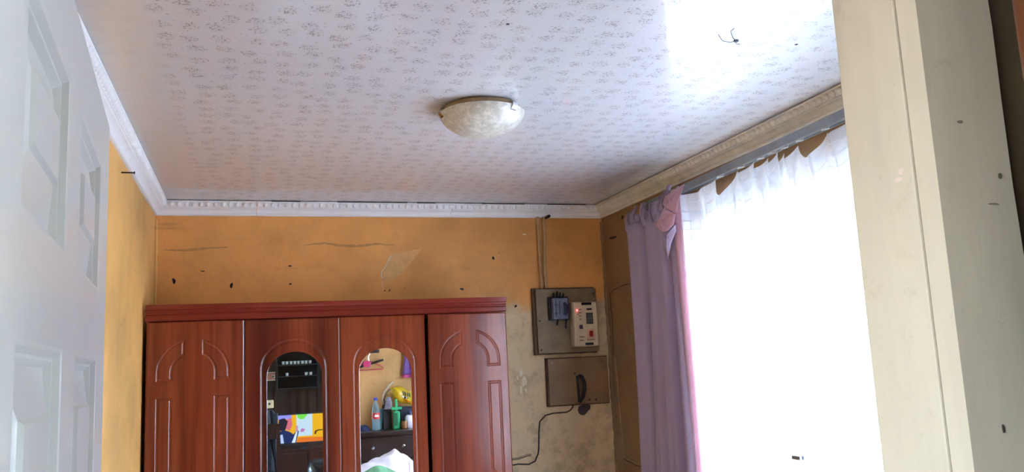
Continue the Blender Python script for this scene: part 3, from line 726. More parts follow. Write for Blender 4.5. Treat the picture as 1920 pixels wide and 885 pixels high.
# ------------------------------------------------------------------ curtains
rail = thing('curtain_rail', (1.855, 2.3, 2.345), 'grey metal curtain rail fixed under the cornice above the window', 'rail')
m_alu = simple('grey_aluminium', (150, 156, 160), .35, .08, metal=.5)
pr = [(1.836, .018), (1.840, .020), (1.876, .020), (1.876, -.012), (1.868, -.012), (1.868, -.008), (1.846, -.008), (1.846, -.013), (1.836, -.013)]
mb = MB(); n = len(pr)
zr0 = lambda y: 2.346 - (y - 2.2) * .016
mb.add([(x, 1.02, zr0(1.02) + d) for x, d in pr] + [(x, 3.66, zr0(3.66) + d) for x, d in pr], [(k, (k + 1) % n, n + (k + 1) % n, n + k) for k in range(n)] + [tuple(range(n)), tuple(range(2 * n - 1, n - 1, -1))])
mb.build('track', m_alu, rail)
for y in (1.2, 2.1, 3.0, 3.55): MB().box((1.856, y - .012, zr0(y) + .019), (1.8925, y + .012, zr0(y) + .026)).build('bracket', m_alu, rail)

def cloth(name, c, trans, rough=.8, weave=None, transp=0., tc=None):
    t = NT(name)
    uv = t.new('ShaderNodeTexCoord')
    v = uv.outputs['Object']
    nz = t.noise(v, 180, 2)
    dk = tuple(int(q * .9) for q in c)
    t.base(t.ramp(nz, [(.3, dk), (.7, c)])); t.set(Roughness=rough, Specular_IOR_Level=.15, Sheen_Weight=.2)
    tl = t.new('ShaderNodeBsdfTranslucent'); tl.inputs[0].default_value = lin(tc or c)
    m1 = t.new('ShaderNodeMixShader'); m1.inputs[0].default_value = trans
    t.link(t.b.outputs[0], m1.inputs[1]); t.link(tl.outputs[0], m1.inputs[2]); last = m1.outputs[0]
    if transp:
        tp = t.new('ShaderNodeBsdfTransparent'); m2 = t.new('ShaderNodeMixShader')
        u = uv.outputs['UV']; ux, uy, _ = t.sep(u)
        def lines(s, k, w): return t.math('LESS_THAN', t.math('FRACT', t.math('MULTIPLY', s, k)), w)
        g = t.math('MAXIMUM', lines(uy, weave[1], .15), lines(ux, weave[0], .11))
        t.link(t.math('ADD', t.math('MULTIPLY', g, -trans * .60), trans), m1.inputs[0])
        g = t.math('MULTIPLY', g, -transp * .8); g = t.math('ADD', g, transp)
        t.link(g, m2.inputs[0]); t.link(last, m2.inputs[1]); t.link(tp.outputs[0], m2.inputs[2]); last = m2.outputs[0]
    t.link(last, t.out.inputs[0]); return t.m
m_lilac = cloth('lilac_curtain', (178, 160, 184), .10, tc=(206, 150, 190))
m_pinkc = cloth('pink_curtain_face', (216, 178, 192), .3, tc=(226, 150, 160))
m_sheer = cloth('white_sheer', (240, 244, 250), .62, weave=(11, 48), transp=.26)

hooks = [3.21, 2.955, 2.800, 2.665, 2.590, 2.515, 2.425, 2.285, 2.165, 2.005, 1.86, 1.70, 1.56, 1.40, 1.27, 1.12]
droop = [.030, .085, .028, .040, .050, .046, .070, .020, .065, .03, .04, .03, .05, .03, .04]
def sheer(name, ya, yb, seed, label):
    rnd = random.Random(seed); ph = [rnd.uniform(0, 6) for _ in range(5)]
    zb = .42; left = label.startswith('left')
    def fn(u, v):
        y = ya + (yb - ya) * u
        top = 0.; bul = 0.
        for i in range(len(hooks) - 1):
            if hooks[i] >= y >= hooks[i + 1]:
                q = math.sin(PI * (hooks[i] - y) / (hooks[i] - hooks[i + 1])); top = droop[i] * q ** .5; bul = q
        zt = zr0(y) - .028 - top
        z = zb + (zt - zb) * v
        low = 1 - v
        fold = math.sin(y * 41 + ph[0] + .6 * math.sin(y * 9 + ph[1])) * .55 + math.sin(y * 67 + ph[2] + z * .5) * .25 + math.sin(y * 17 + ph[3] + z * .7) * .35
        amp = .012 + .020 * min(1, low * 3)
        x = 1.80 + (.026 if not left else .004) + fold * amp - (.030 * bul - .012) * max(0, 1 - low * 16) ** 1.2
        if left: x -= .034 * max(0, (y - 3.09) / .11)
        cr = rnd.uniform(-1, 1) * .0004
        y2 = y
        if label.startswith('left'):                      # this panel is pulled to a point by the clip on its right edge
            e = max(0, 1 - (y - yb) / .22); y2 = y - .028 * e * max(0, 1 - abs(z - 1.235) / .7)
        return (x + cr, y2, z)
    mb = MB().grid(fn, 210, 60)
    o = mb.build(name, m_sheer, None, True, 180, fix=False); tag(o, label, 'curtain', None); return o
sheer('sheer_curtain', 3.20, 2.495, 3, 'left white sheer curtain panel, between the lilac curtain and the clip')
sheer('sheer_curtain', 2.545, 1.44, 5, 'right white sheer curtain panel, running behind the doorpost')
pg = thing('curtain_clip', (1.775, 2.505, 1.237), 'small grey clip pinching the two sheer curtain panels together', 'clip')
mb = MB(); mb.box((1.758, 2.484, 1.231), (1.766, 2.530, 1.245), .002).build('jaw', m_alu, pg)
MB().box((1.774, 2.484, 1.231), (1.782, 2.530, 1.245), .002).build('jaw', m_alu, pg)
MB().tube([(1.762, 2.507, 1.238), (1.778, 2.507, 1.238)], .005, 8).build('spring', m_chrome, pg)
for y in hooks[1:]:
    MB().tube([(1.856, y, zr0(y) - .006), (1.853, y, zr0(y) - .018), (1.83, y, zr0(y) - .022), (1.824, y, zr0(y) - .026)], .003, 6).build('glider', simple('white_glider', (220, 220, 214), .4) if 'white_glider' not in bpy.data.materials else bpy.data.materials['white_glider'], rail)

lc = thing('lilac_curtain', (1.80, 3.45, 0), 'heavy lilac curtain gathered at the left of the bright window', 'curtain')
def lil(u, v):
    z = .30 + (2.235 - .30) * v
    spread = 1 - .10 * math.sin(PI * min(1, max(0, (v - .25) / .75)))
    y = 3.675 + (3.205 - 3.675) * u
    y = 3.44 + (y - 3.44) * (spread if u < .5 else 1)
    y += .02 * (1 - v) * (1 if u < .5 else -.5)
    w = u + .05 * math.sin(4 * v + 1) * math.sin(PI * u)
    ph = w * 3.4 + .25
    f = 2 * abs(math.sin(PI * ph)) ** .62 - 1
    f = -f * (.8 + .25 * math.sin(7 * u + 2)) + .10 * math.sin(2 * PI * w * 9 + 3 * v)
    A = .062 * (.75 + .35 * (1 - v))
    e = max(0, (u - .86) / .14)
    return (1.79 + A * f * (1 - .6 * e) - .012 * e, y + .012 * math.sin(2 * PI * ph), z)
MB().grid(lil, 220, 40).build('drape', m_lilac, lc, True, 180, fix=False, solid=.003)
def head(u, v):
    y = 3.745 + (3.215 - 3.745) * u; z = 2.215 + .012 * math.sin(9 * u) + (.105 - .03 * math.sin(2 * PI * u * 2.2 + 1) ** 2 + .014 * math.sin(40 * u)) * v + .03 * (u - .5)
    f = math.sin(2 * PI * u * 15) * .010 + math.sin(2 * PI * u * 6.2 + 1) * .014
    flare = .6 + .9 * abs(v - .35)
    return (1.795 - .012 + f * flare - .016 * math.sin(PI * v), y + .01 * math.sin(2 * PI * u * 15 + 1), z)
tag(MB().grid(head, 170, 10).build('gathered_heading', m_lilac, lc, True, 180, fix=False, solid=.004), 'tightly gathered dark purple heading')
def sheet(name, rows, m, parent, solid=.003):
    """cloth through rows of points, smoothed"""
    nr, nc = len(rows), len(rows[0])
    mb = MB(); mb.add([p for r in rows for p in r], [(j * nc + i, j * nc + i + 1, (j + 1) * nc + i + 1, (j + 1) * nc + i) for j in range(nr - 1) for i in range(nc - 1)])
    return mb.build(name, m, parent, True, 180, fix=False, solid=solid, subd=2)
# pink face turned outwards at the leading edge, in three loose folds
def facet(name, outline, bulge, m, crease=0.):
    pts = []; n = len(outline)
    for i in range(n):
        for q in range(6):
            f = q / 6; pts.append(Vector(outline[i]).lerp(Vector(outline[(i + 1) % n]), f))
    c = sum(pts, Vector()) / len(pts); rings = [pts]; N = len(pts)
    for r in (.8, .55, .3, .1):
        rings.append([c + (p - c) * r + Vector((-bulge * (1 - r * r) + crease * math.sin((p.y - c.y) * 70 + (p.z - c.z) * 40) * (1 - r), 0, 0)) for p in pts])
    vs = [p for rg in rings for p in rg] + [c - Vector((bulge, 0, 0))]; fs = []
    for a in range(4):
        for k in range(N): fs.append((a * N + k, a * N + (k + 1) % N, (a + 1) * N + (k + 1) % N, (a + 1) * N + k))
    for k in range(N): fs.append((4 * N + k, 4 * N + (k + 1) % N, 5 * N))
    return MB().add(vs, fs).build(name, m, lc, True, 180, fix=False, solid=.003)
facet('folded_flap', [(1.738, 3.275, 2.262), (1.722, 3.215, 2.283), (1.752, 3.095, 2.312), (1.735, 3.112, 2.262), (1.728, 3.141, 2.198), (1.716, 3.200, 2.226)], .010, m_pinkc, .006)
facet('folded_flap', [(1.748, 3.270, 2.256), (1.715, 3.205, 2.225), (1.722, 3.138, 2.190), (1.722, 3.160, 2.150), (1.708, 3.190, 2.128), (1.706, 3.228, 2.128), (1.722, 3.325, 2.176), (1.735, 3.290, 2.215)], .016, m_pinkc, .008)
facet('folded_flap', [(1.730, 3.160, 2.150), (1.722, 3.195, 2.128), (1.728, 3.275, 2.130), (1.735, 3.290, 2.085), (1.738, 3.262, 2.015), (1.735, 3.215, 2.080), (1.738, 3.172, 2.125)], .010, m_lilac, .008)
def edge(u, v):
    z = .30 + (2.31 - .30) * v
    return (1.768 - .022 * math.sin(PI * u) + .010 * math.sin(3 * v), 3.225 - .06 * u + .012 * math.sin(2.5 * v), z)
tag(MB().grid(edge, 10, 30).build('leading_edge', m_pinkc, lc, True, 180, fix=False, solid=.003), 'pink edge glowing against the window')

# ------------------------------------------------------------------ things seen in the wardrobe mirrors: beside the doorway
DY = YF                                     # bedroom face of the partition
ds = thing('dresser', (1.20, .93, 0), 'low dark wooden dresser reflected in the third wardrobe door', 'dresser')
MB().box((.72, DY + .012, 1.100), (1.80, 1.165, 1.126), .004).build('top', m_darkwood, ds)
MB().box((.74, DY + .02, .08), (1.78, 1.130, 1.099)).build('body', m_darkwood, ds)
MB().box((.76, DY + .04, 0), (1.76, 1.10, .0795)).build('plinth', m_darkwood, ds)
for j, (z0, z1) in enumerate(((.92, 1.08), (.74, .90), (.56, .72))):
    for x0, x1 in ((.76, 1.255), (1.265, 1.76)):
        d = MB().box((x0, 1.131, z0), (x1, 1.150, z1), .004).build('drawer', m_darkwood, ds)
        for xk in (x0 + .13, x1 - .13): MB().lathe([(0, 1.178), (.012, 1.176), (.015, 1.168), (.006, 1.160), (.006, 1.150)], (xk, 0, (z0 + z1) / 2 + .01), 14, 'Y').build('knob', m_chrome, d, True)
for x0, x1 in ((.76, 1.255), (1.265, 1.76)): MB().box((x0, 1.131, .10), (x1, 1.150, .54), .004).build('cupboard_door', m_darkwood, ds)
ZT = 1.1262
def pet(name, x, y, label, col, capcol, lab):
    t = thing(name, (x, y, ZT), label, 'bottle')
    m = NT('clear_' + name); m.base(lin(col)); m.set(Roughness=.05, Transmission_Weight=.75, IOR=1.2)
    pf = [(.024, ZT + .0002), (.030, ZT + .006), (.031, ZT + .02), (.0295, ZT + .05), (.031, ZT + .075), (.031, ZT + .13), (.030, ZT + .16), (.026, ZT + .185), (.016, ZT + .21), (.0125, ZT + .222), (.0125, ZT + .232)]
    MB().lathe(pf, (x, y, 0), 24).build('body', m.m, t, True, 70)
    MB().lathe([(.0155, ZT + .2325), (.0155, ZT + .250), (.013, ZT + .253), (0, ZT + .253)], (x, y, 0), 20).build('cap', simple('cap_' + name, capcol, .4, .05), t, True, 50)
    MB().lathe([(.0316, ZT + .088), (.0316, ZT + .136)], (x, y, 0), 24).build('wrap_label', simple('label_' + name, lab, .4, .1), t, True)
    mb = MB()
    for k in range(5): a = 1.0 + k * .22; mb.box((x + .0318 * math.cos(a) - .003, y + .0318 * math.sin(a) - .0006, ZT + .104), (x + .0318 * math.cos(a) + .003, y + .0318 * math.sin(a) + .0008, ZT + .118 + .004 * (k % 2)))
    mb.build('label_print', m_plaster, t); return t
pet('water_bottle', .946, .965, 'clear water bottle with blue cap and red label on the dresser', (188, 222, 232), (34, 70, 180), (206, 40, 38))
def packet(name, x0, x1, y, z1, label, cat, m, lean=.02):
    t = thing(name, ((x0 + x1) / 2, y, ZT), label, cat)
    MB().prism([(x0, y - .03, ZT), (x1, y - .03, ZT), (x1 + lean, y - .03, z1), (x0 + lean, y - .03, z1)], (0, .06, 0)).build('pack', m, t)
    MB().box((x0 + lean, y - .012, z1 + .0005), (x1 + lean, y + .012, z1 + .012)).build('fold', m, t); return t
packet('teal_packet', .972, 1.000, .875, 1.272, 'teal packet standing behind the water bottle', 'packet', simple('teal_card', (60, 132, 136), .4, .1))
bx = thing('black_box', (1.045, .86, ZT), 'black box under the yellow bag on the dresser', 'box')
MB().box((1.012, .79, ZT), (1.078, .93, 1.262), .004).build('box', m_black, bx); MB().box((1.010, .788, 1.2622), (1.080, .932, 1.282), .004).build('lid', m_black, bx)
bx2 = thing('dark_box', (1.19, .835, ZT), 'dark box at the back of the dresser behind the white jug', 'box')
MB().box((1.152, .76, ZT), (1.295, .905, 1.280), .006).build('box', simple('dark_blue_box', (24, 30, 52), .4, .2), bx2); MB().box((1.150, .758, 1.2802), (1.297, .907, 1.294), .004).build('lid', m_black, bx2)
m_green = simple('green_plastic', (28, 160, 96), .35, .08); m_green2 = simple('green_print', (18, 96, 58), .35, .1)
gb = thing('green_spray_bottle', (1.11, .985, ZT), 'bright green bottle with a handle on the dresser', 'bottle')
mb = MB(); mb.box((1.080, .965, ZT), (1.134, 1.003, ZT + .14), .010).build('body', m_green, gb)
MB().box((1.086, 1.0025, ZT + .025), (1.112, 1.0045, ZT + .125)).build('front_label', m_green2, gb)
MB().box((1.097, .976, ZT + .1395), (1.117, .994, ZT + .235), .006).build('neck', m_green, gb)
MB().box((1.066, .974, ZT + .150), (1.150, .996, ZT + .172), .006).build('trigger_bar', m_green, gb)
wj = thing('white_jug', (1.215, .985, ZT), 'white plastic jug with a navy cap at the right of the dresser', 'jug')
MB().lathe([(.030, ZT + .0002), (.036, ZT + .006), (.037, ZT + .08), (.030, ZT + .098), (.017, ZT + .106)], (1.212, .985, 0), 22).build('body', simple('milky_plastic', (226, 226, 238), .35, .04), wj, True, 60)
MB().lathe([(.019, ZT + .1063), (.019, ZT + .128), (.015, ZT + .134), (0, ZT + .134)], (1.212, .985, 0), 18).build('cap', simple('navy_cap', (28, 40, 92), .4, .1), wj, True, 50)
MB().tube([(1.246, .985, ZT + .085), (1.268, .985, ZT + .08), (1.270, .985, ZT + .04), (1.247, .985, ZT + .025)], .006, 8).build('handle', bpy.data.materials['milky_plastic'], wj, True)
cj = tag(MB().lathe([(.022, ZT + .0002), (.026, ZT + .004), (.026, ZT + .055), (.022, ZT + .062), (0, ZT + .062)], (1.163, 1.02, 0), 18).build('amber_jar', simple('amber_jar', (150, 100, 56), .2, .1), None, True, 50), 'little amber jar between the green bottle and the white jug', 'jar')

def lump(name, fn, m, label, cat, nu=40, nv=20, parent=None, solid=0):
    o = MB().grid(fn, nu, nv).build(name, m, parent, True, 180, fix=False, solid=solid)
    return tag(o, label, cat) if label else o
def heap(cx, cy, zb, rx, ry, h, seed, wr=.25, tilt=0.):
    r = random.Random(seed); ph = [r.uniform(0, 6) for _ in range(8)]
    def fn(u, v):
        a = 2 * PI * u; q = (1 - v)
        rad = math.sin(v * PI / 2) if False else q
        k = 1 + wr * (.5 * math.sin(3 * a + ph[0]) + .35 * math.sin(5 * a + ph[1] + 3 * q) + .2 * math.sin(9 * a + ph[2]))
        x, y = rad ** .75 * rx * k * math.cos(a), rad ** .75 * ry * k * math.sin(a)
        z = h * (1 - rad ** 2.2) * (1 + wr * (.5 * math.sin(x * 30 + ph[3]) + .5 * math.sin(y * 34 + ph[4] + x * 20))) + tilt * x * (1 - rad)
        return (cx + x, cy + y, zb + max(0.0, z))
    return fn
lump('blue_cloth', heap(.835, .93, ZT + .0005, .07, .07, .045, 2), simple('navy_cloth', (36, 48, 92), .8, .3, 40), 'small crumpled navy cloth at the left end of the dresser', 'cloth')

yb = thing('yellow_bag', (1.18, .865, 1.296), 'yellow plastic bag with dark print lying on the boxes on the dresser', 'bag')
m_yel = simple('yellow_plastic', (226, 190, 34), .3, .12, 18, bump=.3); m_dkp = simple('dark_print', (42, 58, 40), .4, .2); m_org = simple('orange_print', (226, 122, 26), .4, .1)
def bag(u, v):
    a = 2 * PI * u; q = 2 * v - 1; pr = (1 - abs(q) ** 3) ** .6
    x = 1.195 + .115 * q; rz = (.062 - .012 * q) * pr; ry = .055 * pr
    return (x, .872 + ry * math.cos(a) * (1 + .08 * math.sin(9 * q)), 1.376 - .38 * (x - 1.19) + max(-.062, rz * math.sin(a) * (1 + .1 * math.sin(7 * q + 2 * a))) * 1.0)
MB().grid(bag, 30, 24).build('sack', m_yel, yb, True, 180, fix=False)
mb = MB()
def bagfront(x, dz):
    q = (x - 1.195) / .115; pr = (1 - min(.999, abs(q)) ** 3) ** .6; rz = (.062 - .012 * q) * pr; s = max(-.95, min(.95, dz / max(rz, .01)))
    return (x, .872 + .055 * pr * math.sqrt(1 - s * s) * (1 + .08 * math.sin(9 * q)) + .0055, 1.376 - .38 * (x - 1.19) + dz)
def bagpatch(mb, x0, x1, z0, z1, n=4):
    mb.add([bagfront(x0 + (x1 - x0) * i / n, z) for z in (z0, (z0 + z1) / 2, z1) for i in range(n + 1)], [(j * (n + 1) + i, j * (n + 1) + i + 1, (j + 1) * (n + 1) + i + 1, (j + 1) * (n + 1) + i) for j in range(2) for i in range(n)])
for x in (1.172, 1.187, 1.206, 1.222): bagpatch(mb, x, x + .010, .004, .036)
mb.build('dark_print', m_dkp, yb, fix=False)
mb = MB(); bagpatch(mb, 1.166, 1.182, -.016, -.004); bagpatch(mb, 1.196, 1.204, -.018, -.004); mb.build('pale_print', m_plaster, yb, fix=False)
mb = MB(); bagpatch(mb, 1.182, 1.196, -.020, -.003); bagpatch(mb, 1.206, 1.212, -.014, -.002); mb.build('black_print', m_black, yb, fix=False)
mb = MB(); bagpatch(mb, 1.180, 1.235, -.040, -.027, 6); mb.build('orange_print', m_org, yb, fix=False)
hb = thing('handbag', (1.06, .87, 1.2822), 'dark handbag with pale curved straps on the black box', 'bag')
MB().grid(heap(1.055, .84, 1.2826, .045, .04, .055, 11, .1), 30, 12).build('body', m_black, hb, True, 180, fix=False)
m_pale = simple('pale_strap', (214, 204, 178), .5, .15)
MB().tube([(1.028, .85, 1.320), (1.012, .88, 1.360), (1.028, .90, 1.420), (1.070, .90, 1.470), (1.103, .90, 1.500)], .006, 8).build('strap', m_pale, hb, True)
MB().tube([(1.045, .85, 1.330), (1.025, .88, 1.350), (1.045, .91, 1.410), (1.075, .91, 1.440)], .005, 8).build('strap', simple('olive_strap', (120, 110, 70), .6), hb, True)
lump('grey_soft_toy', heap(1.058, .912, 1.2826, .034, .017, .10, 5, .05), simple('grey_plush', (168, 160, 178), .9, .2, 60), 'small grey fluffy bundle in front of the handbag', 'toy')

m_pinkp = simple('pink_plastic', (226, 62, 120), .35, .1); m_redp = simple('salmon_plastic', (214, 96, 84), .35, .08); m_dkh = simple('black_hanger', (44, 40, 32), .4, .1)
def hanger(y, cx, zb, half, m, label, wrap=False):
    t = thing('coat_hanger', (cx, y, zb), label, 'hanger', None)
    MB().tube([(cx - half, y, zb + .01), (cx - half * .95, y, zb), (cx + half * .95, y, zb), (cx + half, y, zb + .012), (cx + half * .93, y, zb + .024), (cx, y, zb + .075), (cx - half * .93, y, zb + .024), (cx - half, y, zb + .01)], .0055, 8, False).build('frame', m, t, True)
    MB().tube([(cx, y, zb + .072), (cx, y, zb + .11), (cx + .016, y, zb + .125), (cx + .012, y, zb + .145), (cx - .006, y, zb + .148)], .003, 6).build('hook', m_chrome, t, True); return t
pegr = thing('wall_pegs', (.93, YF, 1.748), 'small peg rail above the hanging coat hangers', 'rail'); MB().box((.80, YF - .001, 1.735), (1.02, YF + .014, 1.762), .002).build('rail', m_midwood, pegr)
for x in (.84, .92): MB().tube([(x, YF + .013, 1.748), (x, YF + .060, 1.744), (x, YF + .062, 1.752)], .004, 8).build('peg', m_chrome, pegr, True)
hanger(.745, .925, 1.600, .12, m_redp, 'salmon pink coat hanger on the wall pegs, hanging lowest')
h2 = thing('coat_hanger', (.93, .765, 1.65), 'black coat hanger tilted above the salmon one, with a pink cloth over it', 'hanger')
MB().tube([(.80, .765, 1.612), (.93, .765, 1.645), (1.045, .765, 1.676)], [.008, .011, .009], 8).build('frame', m_dkh, h2, True)
MB().tube([(.93, .765, 1.645), (.925, .765, 1.71), (.935, .765, 1.742), (.920, .765, 1.752), (.91, .765, 1.742)], .003, 6).build('hook', m_chrome, h2, True)
MB().box((.880, .752, 1.620), (.945, .778, 1.672), .010).build('pink_cloth', m_pinkp, h2, True)
pg2 = thing('purple_garment', (1.27, YF, 1.55), 'purple garment with a pink hem hanging on the wall by the doorway', 'garment')
def garm(u, v):
    x = 1.205 + (.10 + .06 * (1 - v)) * u + .03 * v; z = 1.545 + .25 * v
    return (x, .745 + .018 * math.sin(u * 14) + .012 * u + .01 * v, z)
MB().grid(garm, 40, 14).build('cloth', simple('purple_cloth', (142, 104, 178), .6, .15, 30), pg2, True, 180, fix=False, solid=.006)
MB().grid(lambda u, v: (1.205 + .16 * u, .747 + .018 * math.sin(u * 14) + .012 * u, 1.520 + .027 * v), 40, 3).build('hem', simple('magenta_cloth', (206, 82, 150), .6, .1), pg2, True, 180, fix=False, solid=.006)
MB().tube([(1.30, YF - .003, 1.80), (1.30, YF + .05, 1.797), (1.30, YF + .052, 1.805)], .004, 8).build('peg', m_chrome, pg2)

# bed with laundry in front of the dresser
bd = thing('bed', (1.2, 1.95, 0), 'bed with a maroon blanket in front of the dresser', 'bed')
m_maroon = simple('maroon_blanket', (112, 32, 44), .85, .25, 18, bump=.3)
MB().box((-.06, 1.32, .14), (1.70, 2.20, .42), .01).build('base', m_darkwood, bd)
MB().box((-.06, 1.32, .421), (1.70, 2.20, .80), .06).build('mattress', simple('mattress_ticking', (196, 190, 180), .8, .1), bd, True, 60)
MB().grid(lambda u, v: (.88 + .835 * u, 1.302 + .915 * v, (.8135 + .012 * math.sin(9 * u + 5 * v) + .01 * math.sin(17 * v)) - (.30 * (abs(2 * v - 1) ** 40))), 40, 40).build('blanket', m_maroon, bd, True, 180, fix=False, solid=.008)
MB().grid(lambda u, v: (-.075 + .95 * u, 1.302 + .915 * v, (.816 + .008 * math.sin(8 * u + 6 * v)) - (.30 * (abs(2 * v - 1) ** 40))), 40, 40).build('bounce_bedspread', simple('pale_bounce_cloth', (230, 230, 234), .85, .06, 20), bd, True, 180, fix=False, solid=.008)  # unseen pale cover added so daylight bounces up neutral, not maroon
for x, y in ((-.02, 1.36), (1.66, 1.36), (-.02, 2.16), (1.66, 2.16)): MB().box((x - .03, y - .03, 0), (x + .03, y + .03, .14)).build('leg', m_darkwood, bd)
def white_heap(u, v):
    x = .72 + .40 * u; w = .115 * (math.sin(PI * min(1, .12 + u * .95)) ** .5 + .1 * math.sin(11 * u)); q = 2 * v - 1
    top = (.085 + .105 * max(0, min(1, u / .66)) ** 1.1) if u < .66 else .19 - .09 * (u - .66) / .34
    h = top * (1 - abs(q) ** 2.2) * (1 + .05 * math.sin(9 * u + 5 * q) + .04 * math.sin(23 * u - 9 * q))
    return (x, 1.58 + w * q, .836 + max(0, h))
lump('white_sheet', white_heap, simple('white_bedding', (226, 224, 238), .8, .06, 20), 'crumpled white sheet heaped on the bed', 'bedding', 60, 24)
lump('green_sheet', heap(.80, 1.86, .842, .19, .11, .095, 4, .2), simple('green_bedding', (98, 154, 112), .8, .15, 20), 'crumpled pale green sheet lying beside the white one', 'bedding', 60, 24)
bb = thing('black_bag', (1.13, 1.44, .838), 'black bag with a pale strap on the bed beside the white sheet', 'bag')
MB().grid(heap(1.22, 1.45, .834, .075, .085, .17, 8, .1), 40, 16).build('body', m_black, bb, True, 180, fix=False)
MB().tube([(1.17, 1.50, .94), (1.175, 1.52, 1.03), (1.20, 1.53, 1.045), (1.23, 1.52, 1.03), (1.235, 1.50, .96)], .006, 8).build('strap', m_pale, bb, True)

# ------------------------------------------------------------------ lounge behind the camera, seen in the second wardrobe door
wu = thing('wall_unit', (.55, LY0 + .22, 0), 'dark wooden wall unit holding the television, reflected in the second wardrobe door', 'cabinet')
UY = LY0 + .015
MB().box((-.35, UY, 0), (1.55, UY + .45, .78), .004).build('base_cabinet', m_darkwood, wu)
MB().box((-.35, UY, .781), (1.55, UY + .03, 1.93)).build('back_panel', m_midwood, wu)
for x in (-.35, 1.522): MB().box((x, UY + .03, .781), (x + .028, UY + .33, 1.93)).build('side_panel', m_darkwood, wu)
for x in (.24, .42, .52, .62, .74): MB().box((x, UY + .0305, 1.14), (x + .016, UY + .038, 1.45)).build('batten', m_darkwood, wu)
MB().box((-.36, UY, 1.931), (1.56, UY + .35, 1.97), .004).build('cornice_board', m_darkwood, wu)
for i in range(4):
    d = MB().box((-.33 + i * .468, UY + .4505, .06), (.128 + i * .468, UY + .468, .74), .004).build('door', m_darkwood, wu)
    MB().lathe([(0, UY + .49), (.012, UY + .488), (.012, UY + .478), (.006, UY + .468)], (.08 + i * .468 if i % 2 == 0 else -.28 + i * .468, 0, .45), 12, 'Y').build('knob', m_chrome, d, True)
gc = thing('glass_cabinet', (.50, -2.25, 1.43), 'black display cabinet with two rows of small pale glasses above the television', 'cabinet')
MB().box((.295, UY + .031, 1.425), (.735, UY + .044, 1.90)).build('back', m_black, gc)
for z in (1.425, 1.560, 1.690, 1.885): MB().box((.295, UY + .0445, z), (.735, UY + .26, z + .012)).build('shelf', m_black, gc)
for x in (.283, .7355): MB().box((x, UY + .031, 1.425), (x + .0115, UY + .26, 1.90)).build('side', m_black, gc)
m_cup = simple('pale_glass', (150, 152, 150), .15, .05)
for z, xs in ((1.7022, [.355, .395, .440, .480, .520, .565, .605, .650]), (1.5722, [.395, .605, .655])):
    for gi, x in enumerate(xs):
        od = ('leftmost', 'second from the left', 'third from the left', 'fourth from the left', 'fifth from the left', 'sixth from the left', 'seventh from the left', 'rightmost')[gi if gi < len(xs) - 1 else 7]
        o = MB().lathe([(.010, z), (.013, z + .002), (.0165, z + .034), (.0145, z + .034), (.0115, z + .006), (0, z + .005)], (x, UY + .235, 0), 14).build('small_glass', m_cup, None, True, 50)
        tag(o, 'small pale glass, %s on the %s shelf of the display cabinet' % (od, 'upper' if z > 1.65 else 'lower'), 'glass', 'glasses on the %s shelf' % ('upper' if z > 1.65 else 'lower'))
bxs = thing('trinket_box', (.24, UY + .20, 1.532), 'long brown box with pale edges beside the display cabinet', 'box')
MB().box((.06, UY + .12, 1.520), (.27, UY + .24, 1.531)).build('shelf_board', m_midwood, bxs)
mbx = simple('pinkish_brown_box', (132, 84, 72), .4, .1)
MB().box((.13, UY + .13, 1.5312), (.268, UY + .235, 1.625), .003).build('box', mbx, bxs)
mb = MB(); mb.box((.13, UY + .2352, 1.618), (.268, UY + .238, 1.624)).box((.13, UY + .2352, 1.533), (.268, UY + .238, 1.539)).box((.135, UY + .2352, 1.604), (.175, UY + .238, 1.609)); mb.build('pale_trim', m_pale, bxs)
MB().lathe([(.014, UY + .236), (.018, UY + .239), (.018, UY + .236)], (.245, 0, 1.575), 14, 'Y').build('ring_pull', m_pale, bxs)
tv = thing('television', (.60, -1.98, .781), 'flat television showing a bright colourful picture, on the wall unit', 'television')
TX0, TX1, TZ0, TZ1, TY = .288, .850, .848, 1.148, -1.985
MB().box((TX0 - .014, TY - .035, TZ0 - .018), (TX1 + .014, TY - .002, TZ1 + .014), .004).build('bezel', m_black, tv)
MB().box((.50, TY - .08, .782), (.64, TY + .05, .790), .002).box((.55, TY - .03, .79), (.59, TY - .012, .832)).build('stand', m_black, tv)
SC = MB(); cols = {}
def scr_col(c, st=.9):
    if c not in cols: cols[c] = len(cols); scr_m.append(emit('screen_%d' % len(cols), c, st * .30))
    return cols[c]
scr_m = []; layer = [0]
def sp(c, pts):
    """polygon in picture coordinates 0..1 (x left to right as the mirror shows it, z up)"""
    layer[0] += 1; SC.cur = scr_col(c); y = TY - .0015 + layer[0] * .00012
    SC.add([(TX0 + (TX1 - TX0) * p * .86, y, TZ0 + (TZ1 - TZ0) * q) for p, q in pts], [tuple(range(len(pts)))])
sp((236, 180, 30), [(0, 0), (1.163, 0), (1.163, 1), (0, 1)])
sp((196, 224, 240), [(.42, .22), (.76, .22), (.76, 1), (.40, 1)])
sp((150, 150, 240), [(0, .86), (.30, .86), (.30, 1), (0, 1)])
sp((120, 226, 80), [(.42, 1), (.44, .88), (.50, .82), (.58, .84), (.66, 1)])
sp((226, 120, 40), [(.40, 0), (1.163, 0), (1.163, .14), (.46, .18)])
sp((214, 110, 130), [(.16, .5), (.20, .86), (.30, .88), (.32, .66), (.26, .44)])
sp((30, 26, 44), [(0, .45), (.02, .86), (.14, .9), (.22, .78), (.16, .46)])
sp((28, 44, 96), [(0, 0), (0, .40), (.12, .48), (.26, .40), (.34, .30), (.42, .46), (.46, .40), (.40, 0)])
sp((180, 210, 250), [(.06, 0), (.05, .30), (.10, .32), (.13, 0)])
sp((214, 232, 252), [(.30, 0), (.40, .40), (.43, .40), (.38, 0)])
sp((214, 140, 170), [(.38, .42), (.40, .62), (.44, .60), (.44, .40)])
sp((190, 120, 190), [(.48, .38), (.52, .50), (.60, .46), (.56, .36)])
